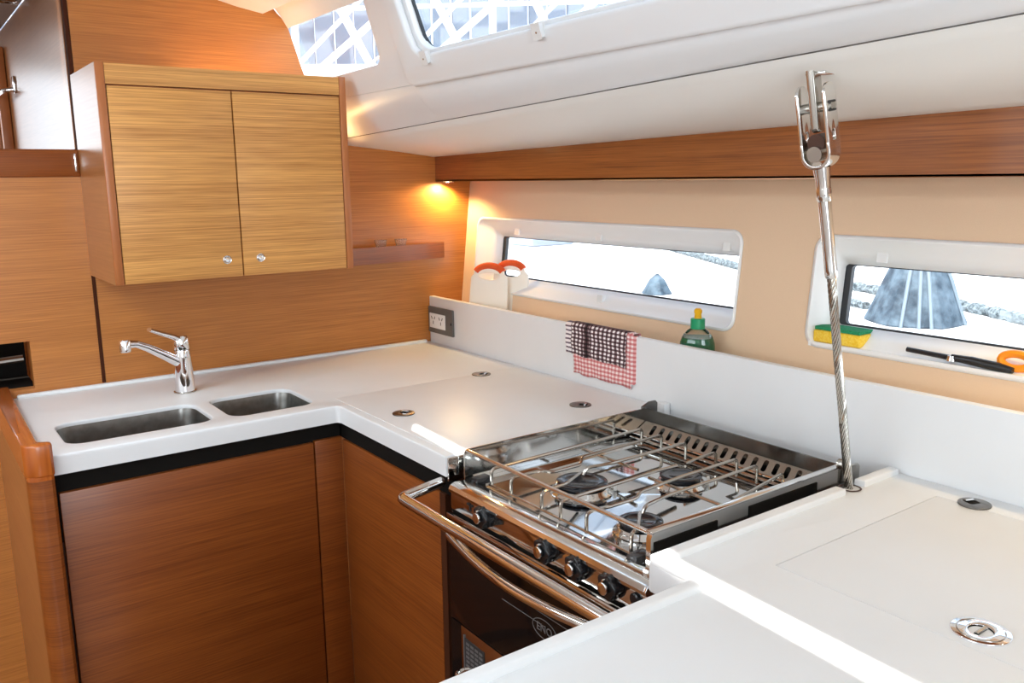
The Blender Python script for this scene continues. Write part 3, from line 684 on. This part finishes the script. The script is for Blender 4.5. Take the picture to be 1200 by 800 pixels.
# rear vent strip with slots
vm = basis((-.122, 0, .880), (0, -1, 0), (.042, 0, .024))
slots = [[(1.170+.0262*i+.006*0 + p[0], p[1]) for p in rrect(0, .009, .0115, .040, .0055, 4)] for i in range(17)]
slots = [[(p[0]+(p[1]-.02)*-.25, p[1]) for p in s] for s in slots]
obj('vent_strip', plate([(1.134, 0), (1.645, 0), (1.645, .046), (1.134, .046)], slots, .0015, vm), 'steel2', ck)
obj('vent_void', B(-.118, -.079, CY0+.005, CY1-.005, .866, .872), 'black', ck)
for (z, x) in ((.884, -.128), (.877, -.137)):
    obj('tray_wire', T([(x, CY1-.008, z), (x, CY0+.008, z)], .0022, seg=8), 'steel', ck)
# burners
def burner(x, y, r_):
    b_ = obj('burner', LT([(r_*1.20, ZP-.0055), (r_*1.19, ZP-.003), (r_*1.08, ZP+.001), (r_*1.02, ZP+.006), (r_*.98, ZP+.0070), (r_*.70, ZP+.0075), (0, ZP+.0075)], at(x, y, 0)), 'steel', ck)
    obj('burner_crown', LT([(r_*.82, ZP+.0070), (r_*.80, ZP+.011), (r_*.95, ZP+.0125), (r_*.97, ZP+.0160), (r_*.90, ZP+.0175), (r_*.6, ZP+.0172), (r_*.55, ZP+.0165), (0, ZP+.0165)], at(x, y, 0)), 'burner', b_)
    obj('igniter', LT([(0, ZP+.012), (.003, ZP+.011), (.0032, ZP-.004)], at(x+r_*1.0, y-r_*.75, 0), seg=8), 'white', b_)
burner(-.430, -1.305, .053); burner(-.250, -1.400, .044); burner(-.478, -1.518, .041)
# pan support of bent rods
ZR = .905; ZF = .868
def rod(pts, r_=.0034, name='grate_rod', rad=.010): obj(name, T(fillet(pts, rad, 4), r_, seg=8), 'rodsteel', ck)
M['rodsteel'] = mat('heat_tinted_rod_steel', (.46, .42, .37), .2, 1)
XF, XR = -.568, -.140
def front(y): return [(XF, y, ZF), (XF, y, ZR)]
def rear(y): return [(XR, y, ZR), (XR, y, ZF)]
rod(front(-1.192)+rear(-1.178))
rod(front(-1.258)+[(-.495, -1.258, ZR), (-.475, -1.268, ZR-.006), (-.400, -1.268, ZR-.006), (-.385, -1.252, ZR+.002)]+rear(-1.240))
rod(front(-1.353)+[(-.500, -1.345, ZR), (-.440, -1.312, ZR-.003)])
rod([(-.420, -1.298, ZP+.024), (-.412, -1.300, ZR-.001), (-.36, -1.312, ZR)]+rear(-1.312))
rod(front(-1.408)+[(-.42, -1.404, ZR), (-.33, -1.400, ZR), (-.262, -1.400, ZR-.002)])
rod([(-.238, -1.400, ZR-.002), (-.20, -1.398, ZR)]+rear(-1.395))
rod(front(-1.478)+[(-.535, -1.476, ZR), (-.515, -1.470, ZR-.006), (-.440, -1.470, ZR-.006), (-.425, -1.462, ZR), (-.30, -1.452, ZR)]+rear(-1.450))
rod(front(-1.588)+[(-.54, -1.575, ZR), (-.488, -1.526, ZR-.003)])
rod([(-.468, -1.512, ZP+.024), (-.460, -1.512, ZR-.002), (-.40, -1.505, ZR)]+rear(-1.500))
rod(front(-1.634)+[(-.50, -1.628, ZR)]+rear(-1.560))
rod([(-.330, -1.190, ZR-.007), (-.330, -1.360, ZR-.007)])
rod([(-.345, -1.405, ZR-.007), (-.345, -1.59, ZR-.007)])
rod([(XF-.001, -1.186, ZF+.004), (XF-.001, -1.640, ZF+.004)], .0028)
rod([(XR+.001, -1.172, ZF+.012), (XR+.001, -1.566, ZF+.012)], .0028)
# pan guard bar over the front
obj('guard_bar', T([(-.585, CY1-.002, .931), (-.585, CY0+.002, .931)], .0042, seg=12), 'steel', ck)
for y, n_ in ((-1.163, 0), (-1.612, 1)):
    obj('pot_holder_clamp', B(-.592, -.555, y-.012, y+.012, .868, .884, bev=.005), 'knob', ck)
# front trim rail
trim = [(x_+.012, z_+.005) for x_, z_ in [(-.652, .857), (-.658, .861), (-.659, .867), (-.655, .874), (-.645, .878), (-.622, .877), (-.600, .870), (-.600, .866), (-.640, .861)]]
obj('front_trim', plate(trim, [], .540, basis((0, -1.426, 0), (1, 0, 0), (0, 0, 1)), bev=.001), 'steel', ck)
obj('trim_end_cap', plate(trim, [], .004, basis((0, -1.698, 0), (1, 0, 0), (0, 0, 1)), bev=.001), 'chrome', ck)
obj('trim_lip', B(-.628, -.604, -1.66, -1.18, .876, .8795, bev=.001), 'steel', ck)
# control panel
FX = -.632
obj('control_panel', B(FX, FX+.02, -1.692, -1.140, .822, .864, bev=.002), 'steel', ck)
def knob(y, z=.852):
    mt = basis((FX, y, z), (0, -1, 0), (0, 0, 1))          # local z = u x v
    sg = -1 if (mt.to_3x3() @ Vector((0, 0, 1))).x > 0 else 1
    pts = []
    for i in range(48):
        a = 2*PI*i/48; rr = .0200+.0026*math.cos(5*a); pts.append((rr*math.cos(a), rr*math.sin(a)))
    k_ = obj('control_knob', plate(pts, [], .020, mt @ at(0, 0, sg*.013), bev=.003), 'knob', ck)
    obj('knob_skirt', plate(circ(0, 0, .0225), [], .003, mt @ at(0, 0, sg*.0015), bev=.001), 'knob', k_)
    obj('knob_cap', plate(circ(0, 0, .0105), [], .005, mt @ at(0, 0, sg*.0285), bev=.0012), 'chrome', k_)
    obj('pointer_pin', T([mt @ Vector((.0, .013, sg*.016)), mt @ Vector((0, .013, sg*.030))], .0022, seg=8), 'chrome', k_)
for y in (-1.275, -1.460, -1.542, -1.622): knob(y)
obj('igniter_button', LT([(0, .008), (.008, .008), (.010, .006), (.010, 0)], basis((FX, -1.668, .846), (0, 0, 1), (0, 1, 0)) @ Matrix.Rotation(0, 4, 'X')), 'knob', ck)
for y in (-1.435, -1.518, -1.598): obj('indicator_dot', plate(circ(0, 0, .0028, 12), [], .001, basis((FX-.0006, y+.001, .861), (0, 1, 0), (0, 0, 1))), 'dark', ck)
bm = bmesh.new(); box(bm, FX-.0012, FX-.0002, -1.212, -1.208, .838, .858); box(bm, FX-.0012, FX-.0002, -1.220, -1.200, .849, .853)
obj('burner_symbol', bm, 'dark', ck)
# strips below the panel
obj('vent_gap', B(FX+.004, FX+.02, -1.692, -1.140, .785, .822), 'black', ck)
obj('lower_trim', B(FX-.012, FX+.004, -1.692, -1.140, .806, .818, bev=.003), 'steel', ck)
obj('lower_trim', B(FX-.004, FX+.006, -1.692, -1.140, .790, .799, bev=.002), 'steel', ck)
# oven door
OX = -.640
dr = obj('oven_door', B(OX, OX+.025, -1.690, -1.140, .590, .784, bev=.003), 'ovenglass', ck)
hb = []
for i in range(25):
    t_ = i/24; y = -1.165-.5*t_; s_ = math.sin(PI*t_)
    hb.append((OX-.012-.030*s_, y, .780-.006*s_))
obj('door_handle', T(hb, .010, seg=12, rz=1.0), 'steel', dr)
for a_, b2, z in ((-1.325, -1.452, .706), (-1.37, -1.53, .728)):
    obj('etched_line', T([(OX-.0006, a_, z), (OX-.0006, b2, z)], .0007, seg=6), 'printgrey', dr)
lm = basis((OX-.0008, -1.452, .700), (0, -1, 0), (0, 0, 1))
obj('brand_oval', plate(circ(0, 0, .034, 36, .0185), [circ(0, 0, .0325, 36, .017)], .0006, lm), 'printgrey', dr)
obj('brand_lettering', text_bm('ENO', .021, lm), 'printgrey', dr)
# lower drawer panel with rating label
dw = obj('lower_panel', B(OX, OX+.02, -1.690, -1.178, .33, .588, bev=.002), 'steel', ck)
obj('door_edge', B(OX+.001, OX+.02, -1.176, -1.140, .33, .588), 'ovenglass', ck)
obj('rating_label', B(OX-.0012, OX-.0002, -1.262, -1.192, .508, .566), 'dark', dw)
bm = bmesh.new()
for i in range(6):
    z = .560-.0095*i
    for j in range(4): box(bm, OX-.0020, OX-.0012, -1.257+.0155*j, -1.246+.0155*j+.001*(i % 2), z-.005, z)
obj('label_print', bm, 'printgrey', dw, kind='stuff')
obj('label_border', B(OX-.0016, OX-.0002, -1.192, -1.189, .500, .572), 'printgrey', dw)
obj('drawer_handle', T(fillet([(OX, -1.185, .492), (OX-.02, -1.185, .490), (OX-.02, -1.5, .490), (OX, -1.5, .492)], .01), .0045), 'steel', dw)
obj('oven_carcass', B(OX+.026, -.12, -1.66, -1.15, .05, .80), 'rubber', ck)
obj('side_skirt', B(OX+.026, -.12, -1.148, -1.144, .05, .86), 'steel2', ck)
# crash bar fixed to the cabinets
cb = thing('crash_bar', 'polished steel safety bar in front of the cooker', 'bar', (-.73, -1.45, .86))
obj('bar', T(fillet([(-.624, -1.093, .862), (-.731, -1.118, .860), (-.731, -1.788, .860)], .012, 3), .0115, seg=14), 'steel', cb)

# ================================================================== SHROUD / TIE ROD
sr = thing('shroud_wire', 'steel rigging wire with polished toggle fitting running from deckhead to worktop', 'rigging', (-.15, -1.709, .9))
p0 = Vector((-.1465, -1.7067, .905)); ptop = Vector((-.2503, -1.6591, 1.6306)); ax = (ptop-Vector((-.1465, -1.7067, .92))).normalized(); p1 = ptop
pt = Vector((-.1465, -1.7067, .92)) + (ptop-Vector((-.1465, -1.7067, .92)))*.535
# stranded wire : core plus helical strands
def helix(r0, rs, ph, p_a, p_b, pitch):
    n = int((p_b-p_a).length/.006); A_ = ax.orthogonal().normalized(); B_ = ax.cross(A_); o_ = []
    for i in range(n+1):
        q_ = p_a+(p_b-p_a)*i/n; an = ph+2*PI*(i*.006)/pitch; o_.append(q_+(A_*math.cos(an)+B_*math.sin(an))*r0)
    return o_
obj('wire_core', T([p0, pt], .0048, seg=8), 'dark', sr)
for k in range(10):
    obj('wire_strand', T(helix(.0058, .0019, 2*PI*k/10, p0, pt, .10), .0019, seg=5), 'steel2', sr)
obj('swage_sleeve', T([pt-ax*.002, pt, pt+ax*.012, pt+ax*.155, pt+ax*.160], [.0085, .0098, .0105, .0108, .0108], seg=20), 'steel', sr)
obj('collar', T([pt+ax*.128, pt+ax*.131, pt+ax*.142, pt+ax*.150], [.0108, .0124, .0126, .0118], seg=20), 'steel', sr)
ne = pt+ax*.150
obj('neck', T([ne, ne+ax*.012, ne+ax*.034], [.0118, .0120, .0145], seg=16), 'steel', sr)
# toggle fork : U strap seen from inboard, cheeks run fore and aft of the tang
side_ = Vector((.12, -1, 0)); side_ = (side_-ax*side_.dot(ax)).normalized(); fwd_ = side_.cross(ax).normalized()
tb = ne+ax*.034                     # underside of the U
R0, TH, DP = .0200, .0062, .036
FM = basis(tb+ax*R0+ax*TH*.6, side_, ax)
HL = (ptop-tb).length-.042
o_ = [(-R0-TH, HL*.15)]
o_ += [((R0+TH)*math.cos(PI+PI*i/16), (R0+TH)*math.sin(PI+PI*i/16)) for i in range(17)] + [(R0+TH, HL*.15), (R0, HL*.15)]
o_ += [(R0*math.cos(-PI*i/16), R0*math.sin(-PI*i/16)) for i in range(17)] + [(-R0, HL*.15)]
obj('fork_bend', plate(o_, [], DP, FM, bev=.0012), 'steel', sr)
for sg in (-1, 1):
    c0 = FM @ Vector((sg*(R0+TH/2), 0, 0))
    mt = basis(c0, ax, side_.cross(ax))
    hw = DP/2
    cheek = [(HL*.14, -hw), (HL*.80, -hw*1.02)]+[(HL*.84+hw*math.cos(-PI/2+PI*i/12), hw*1.02*math.sin(-PI/2+PI*i/12)) for i in range(13)]+[(HL*.14, hw)]
    slot = rrect(HL*.18, -.0045, HL*.33, .0045, .0044, 4)
    obj('fork_cheek', plate(cheek, [slot], TH, mt, bev=.0012), 'steel', sr)
def onF(a, b_, c=0): return FM @ Vector((a, b_, 0)) + fwd_*c
obj('lower_pin', T([onF(0, -.001, -.021), onF(0, -.001, .021)], .0128, seg=24), 'steel2', sr)
obj('pin_block', T([onF(0, .016, -.012), onF(0, .016, .012)], .015, seg=20), 'jamb', sr)
obj('upper_pin', T([onF(-.027, HL*.66), onF(.029, HL*.66)], .0085, seg=18), 'steel2', sr)
tg = [(-.0085, HL*1.6), (-.0085, HL*.42)]+[(.0085*math.cos(PI+PI*i/10), HL*.42+.0085*math.sin(PI+PI*i/10)) for i in range(11)]+[(.0085, HL*1.6)]
ta = basis(onF(0, 0), ax, side_.cross(ax))
L1 = (ptop-onF(0, 0)).length+.012
obj('tang', plate([(HL*.36, -.013), (L1, -.013), (L1, .013), (HL*.36, .013), (HL*.30, .008), (HL*.30, -.008)], [], .014, ta, bev=.003), 'steel2', sr)
for q_ in (.60, .72): obj('split_pin', T([onF(.0265, HL*q_, -.010), onF(.029, HL*q_, 0), onF(.0265, HL*q_, .010)], .0022, seg=6), 'dark', sr)
obj('deck_plate', B(ptop.x-.004, ptop.x+.03, ptop.y-.024, ptop.y+.012, ptop.z-.004, ptop.z+.002, bev=.001), 'steel', sr)
obj('deck_hole_lining', LT([(.017, 0), (.020, .001), (.017, .002)], at(-.1465, -1.7067, ZT)), 'jamb', sr)

# ================================================================== LOOSE THINGS
# towel
M['plaid'] = mat('dark_plaid_cloth', (.8, .75, .73), .9)
M['redplaid'] = mat('red_plaid_cloth', (.8, .6, .58), .9)
M['stripe'] = mat('striped_cloth', (.8, .76, .74), .9)
def cloth(m_, ky, kz, wy, wz, base, c1, c2, c3=None, sl=0.0):
    N, L, b_ = nodes(m_); g = N.new('ShaderNodeNewGeometry'); s = N.new('ShaderNodeSeparateXYZ'); L.new(g.outputs['Position'], s.inputs[0])
    def stripes(inp, k, wd):
        a = N.new('ShaderNodeMath'); a.operation = 'MULTIPLY'; a.inputs[1].default_value = k; L.new(inp, a.inputs[0])
        f_ = N.new('ShaderNodeMath'); f_.operation = 'FRACT'; L.new(a.outputs[0], f_.inputs[0])
        l_ = N.new('ShaderNodeMath'); l_.operation = 'LESS_THAN'; l_.inputs[1].default_value = wd; L.new(f_.outputs[0], l_.inputs[0]); return l_.outputs[0]
    col = None
    m1 = N.new('ShaderNodeMix'); m1.data_type = 'RGBA'; m1.inputs[6].default_value = base; m1.inputs[7].default_value = c2
    if kz: L.new(stripes(s.outputs['Z'], kz, wz), m1.inputs[0])
    else: m1.inputs[0].default_value = 0
    m2 = N.new('ShaderNodeMix'); m2.data_type = 'RGBA'; m2.blend_type = 'MULTIPLY'; m2.inputs[7].default_value = c1
    if ky: L.new(stripes(s.outputs['Y'], ky, wy), m2.inputs[0])
    else: m2.inputs[0].default_value = 0
    L.new(m1.outputs[2], m2.inputs[6]); res = m2.outputs[2]
    if c3:   # one broad band
        a = N.new('ShaderNodeMath'); a.operation = 'ADD'; a.inputs[1].default_value = c3[0]; L.new(s.outputs['Y'], a.inputs[0])
        ab_ = N.new('ShaderNodeMath'); ab_.operation = 'ABSOLUTE'; L.new(a.outputs[0], ab_.inputs[0])
        l_ = N.new('ShaderNodeMath'); l_.operation = 'LESS_THAN'; l_.inputs[1].default_value = c3[1]; L.new(ab_.outputs[0], l_.inputs[0])
        m3 = N.new('ShaderNodeMix'); m3.data_type = 'RGBA'; m3.blend_type = 'MULTIPLY'; L.new(l_.outputs[0], m3.inputs[0]); L.new(res, m3.inputs[6]); m3.inputs[7].default_value = c3[2]; res = m3.outputs[2]
    L.new(res, b_.inputs['Base Color'])
cloth(M['plaid'], 62, 95, .5, .5, srgb(250, 244, 242), srgb(120, 92, 96), srgb(122, 94, 98), (.835, .0105, srgb(120, 92, 96)))
cloth(M['redplaid'], 75, 90, .5, .5, srgb(250, 230, 226), srgb(236, 190, 188), srgb(222, 150, 150))
cloth(M['stripe'], 0, 85, 0, .4, srgb(250, 240, 238), (1, 1, 1, 1), srgb(120, 100, 110))
tw = thing('tea_towel', 'folded tea towel, dark check over red check, hanging on the splashback', 'towel', (0, -.89, .94))
def drape(y0, y1, xf, zb, zbk, name, m_, dz=.0, wob=.0015, ztop=1.0795):
    rows = []; n = 26
    for i in range(n+1):
        y = y0+(y1-y0)*i/n; w_ = wob*math.sin(i*.9)+wob*.6*math.sin(i*2.3+1)
        d_ = dz*(i/n)
        row = [(xf+w_*1.5, y, zb+d_+.002*math.sin(i*.7))]
        for k in range(1, 10): 
            z = zb+d_+(ztop-.006-zb-d_)*k/9; row.append((xf+w_*(1-k/10)+.0015*math.sin(k*1.1+i*.2), y, z))
        row += [(xf+.001, y, ztop-.001), (xf+.006, y, ztop+.0035-xf*.2), (.012, y, ztop+.0045), (.022-xf*.2, y, ztop+.002), (.0245-xf*.3, y, ztop-.006), (.0245-xf*.3, y, zbk)]
        rows.append(row)
    bm = loft(rows); o_ = obj(name, bm, m_, tw, angle=80); md = o_.modifiers.new('s', 'SOLIDIFY'); md.thickness = .002; md.offset = 1 if False else 0
drape(-.776, -1.004, -.0045, .946, 1.03, 'red_check_fold', 'redplaid', dz=-.002)
drape(-.772, -.985, -.0095, .999, 1.03, 'dark_check_fold', 'plaid', dz=-.004, ztop=1.081)
drape(-.742, -.775, -.0040, 1.000, 1.04, 'striped_edge', 'stripe', ztop=1.0785)
obj('red_check_side', loft([[(-.006, -.986, .952), (-.006, -.986, 1.083)], [(-.004, -1.012, .955), (-.004, -1.012, 1.080)], [(.004, -1.015, .962), (.004, -1.015, 1.080)]]), 'redplaid', tw, angle=80)

# dish soap bottle
M['green'] = mat('green_liquid_bottle', srgb(10, 110, 70), .06, 0, Coat_Weight=.6)
nt_, L_, b_ = nodes(M['green']); b_.inputs['Transmission Weight'].default_value = .35
M['greencap'] = mat('green_cap', srgb(20, 150, 100), .35); M['yellowcap'] = mat('yellow_nozzle', srgb(240, 180, 10), .4)
M['label'] = mat('bottle_label', srgb(130, 190, 90), .5)
bt = thing('soap_bottle', 'small green washing up liquid bottle with yellow nozzle behind the splashback', 'bottle', (.075, -1.145, 1.0))
bmx = at(.075, -1.145, 1.0) @ Matrix.Rotation(-.95, 4, 'Z') @ Matrix.Diagonal((1.12, 1.12, 1.04, 1))
obj('bottle_body', LT([(0, 0), (.034, 0), (.037, .006), (.038, .04), (.038, .062), (.037, .072), (.0335, .083), (.0, .083)], bmx, sx=1, sy=.62), 'green', bt)
obj('clear_shoulder', LT([(.0338, .083), (.029, .092), (.021, .101), (.014, .106), (.012, .108)], bmx, sx=1, sy=.66), 'clear', bt)
obj('cap', LT([(.0145, .104), (.0155, .105), (.0155, .127), (.014, .129), (0, .129)], bmx), 'greencap', bt)
obj('nozzle', LT([(.008, .129), (.007, .139), (.0085, .142), (.0085, .148), (.005, .152), (0, .152)], bmx), 'yellowcap', bt)

# cutting boards
M['board'] = mat('cream_board_plastic', srgb(246, 236, 220), .35); M['orange'] = mat('orange_rubber', srgb(226, 84, 22), .45)
def board(lab, c0, uu, wd, ht, side_off):
    vN = Vector((.10, .06, 1)).normalized(); mt = basis(c0, uu, vN)
    t = thing('cutting_board', lab, 'cutting board', tuple(c0), group=None)
    w2 = wd/2
    outer = [(-w2, 0), (w2, 0), (w2+.000, ht*.72), (w2-.004, ht-.05)]
    arc = [( (w2-.014)*math.cos(PI*i/16), ht-.040+.030*math.sin(PI*i/16)) for i in range(17)]
    outer = [(-w2-.006, 0), (w2+.004, 0), (w2-.002, ht-.052)] + arc + [(-w2+.002, ht-.052)]
    r_ = w2-.029
    hole = [(r_*math.cos(2*PI*i/28), ht-.046+(.014 if math.sin(2*PI*i/28) < 0 else .009)*math.sin(2*PI*i/28)) for i in range(28)]
    obj('board', plate(outer, [hole], .010, mt, bev=.002), 'board', t)
    a = [mt @ Vector(((w2-.016)*math.cos(PI*(.12+.76*i/14)), ht-.044+.030*math.sin(PI*(.12+.76*i/14)), 0)) for i in range(15)]
    obj('grip', T(a, .0112, seg=10), 'orange', t, label='orange rubber grip')
uu = Vector((.50, -.80, 0)).normalized()
board('cream cutting board with orange grip, front one of two behind the splashback', Vector((.074, -.250, 1.002)), uu, .132, .205, 0)
board('cream cutting board with orange grip, rear one of two behind the splashback', Vector((.129, -.294, 1.002)), uu, .124, .214, 0)

# sponge, black utensil, orange handle on the sill
M['spy'] = speckle(mat('yellow_sponge', srgb(250, 205, 50), .9), srgb(245, 196, 40), srgb(255, 220, 90), 260, .6); M['spg'] = speckle(mat('green_scourer', srgb(30, 140, 90), .95), srgb(20, 120, 74), srgb(50, 160, 110), 500, .8)
spn = thing('sponge', 'yellow sponge with green scouring top on the window sill', 'sponge', (.165, -1.485, 1.108))
obj('foam', B(.140, .196, -1.532, -1.418, 1.110, 1.137, bev=.005, seg=3), 'spy', spn)
obj('scouring_pad', B(.142, .194, -1.529, -1.421, 1.1372, 1.145, bev=.0015), 'spg', spn)
struct('trim_10', B(.137, .205, -2.5, -1.41, 1.100, 1.110), 'sill')
ut = thing('black_utensil', 'black folding peeler with steel pivot lying on the sill edge', 'utensil', (.15, -1.73, 1.112))
obj('blade_arm', T([(.146, -1.632, 1.124), (.146, -1.70, 1.1215), (.146, -1.725, 1.120)], [.005, .0052, .006], seg=10), 'knob', ut)
obj('pivot', LT([(0, .011), (.008, .010), (.010, 0)], at(.146, -1.722, 1.1155)), 'steel', ut)
obj('handle', T([(.146, -1.722, 1.122), (.146, -1.76, 1.121), (.145, -1.81, 1.118), (.144, -1.835, 1.116)], [.0065, .0085, .0085, .0055], seg=12), 'knob', ut)
M['org2'] = mat('orange_plastic', srgb(250, 150, 20), .4)
sc = thing('scissors', 'orange plastic handle with finger loop at the right end of the sill', 'scissors', (.16, -1.87, 1.112))
lp_ = [(.158+.004*math.sin(a), -1.832+.026*math.cos(a), 1.131+.013*math.sin(a)) for a in [2*PI*i/20 for i in range(20)]]
obj('finger_loop', T(lp_, .0075, seg=8, closed=True), 'org2', sc)
obj('handle', B(.150, .175, -2.02, -1.852, 1.111, 1.134, bev=.008, seg=3), 'org2', sc)

# ================================================================== SMALL LAMPS (their own light)
def led(lab, x, y, z, power, spot=140, dirv=(0, 0, -1), r_=.022):
    t = thing('led_spot', lab, 'lamp', (x, y, z))
    obj('bezel', LT([(.016, -.001), (r_, -.001), (r_, -.004), (.016, -.005), (.014, -.002)], at(x, y, z)), 'chrome', t)
    obj('lens', LT([(0, -.002), (.014, -.002), (.015, 0)], at(x, y, z)), 'lamp', t)
    d = bpy.data.lights.new('led', 'SPOT'); d.energy = power; d.color = (1, .70, .32); d.spot_size = math.radians(spot); d.spot_blend = .5; d.shadow_soft_size = .015; d.specular_factor = .25
    o = bpy.data.objects.new('led_light', d); COL.objects.link(o); o.parent = t; o.location = (0, 0, -.012); o.rotation_euler = Vector(dirv).to_track_quat('-Z', 'Y').to_euler()
    return t
led('warm spotlight under the fascia in the corner by the bulkhead', .066, -.036, 1.4625, 6, spot=168, dirv=(-.25, .05, -1))
led('warm spotlight under the fascia beyond the shroud wire', .085, -2.05, 1.4625, 5.0, dirv=(-.3, 0, -1))
# warm strip on top of the wall cabinet
ls = thing('led_strip', 'warm light strip on top of the wall cabinet', 'lamp', (-.6, -.12, 1.707))
obj('housing', B(-.78, -.47, -.10, -.07, 1.7055, 1.716, bev=.002), 'white', ls)
obj('diffuser', B(-.775, -.475, -.097, -.073, 1.7162, 1.7175), 'lamp', ls)
d = bpy.data.lights.new('strip', 'AREA'); d.shape = 'RECTANGLE'; d.size = .3; d.size_y = .02; d.energy = .55; d.color = (1, .66, .34)
o = bpy.data.objects.new('strip_light', d); COL.objects.link(o); o.parent = ls; o.location = (-.02, .035, .014); o.rotation_euler = (PI, 0, 0)
lb = thing('added_glow_lamp', 'added unseen warm lamp in the gap between wall cabinet and deckhead', 'lamp', (-.418, -.075, 1.575))  # invented lamp hidden by the cabinet, makes the warm glow on the liner
obj('housing', B(-.423, -.409, -.095, -.055, 1.565, 1.590, bev=.003), 'white', lb)
d = bpy.data.lights.new('side', 'SPOT'); d.energy = 1.3; d.color = (1, .62, .26); d.spot_size = math.radians(150); d.spot_blend = .8; d.shadow_soft_size = .01
o = bpy.data.objects.new('added_glow_light', d); COL.objects.link(o); o.parent = lb; o.location = (.012, -.005, .01); o.rotation_euler = Vector((.5, -.35, .9)).to_track_quat('-Z', 'Y').to_euler()
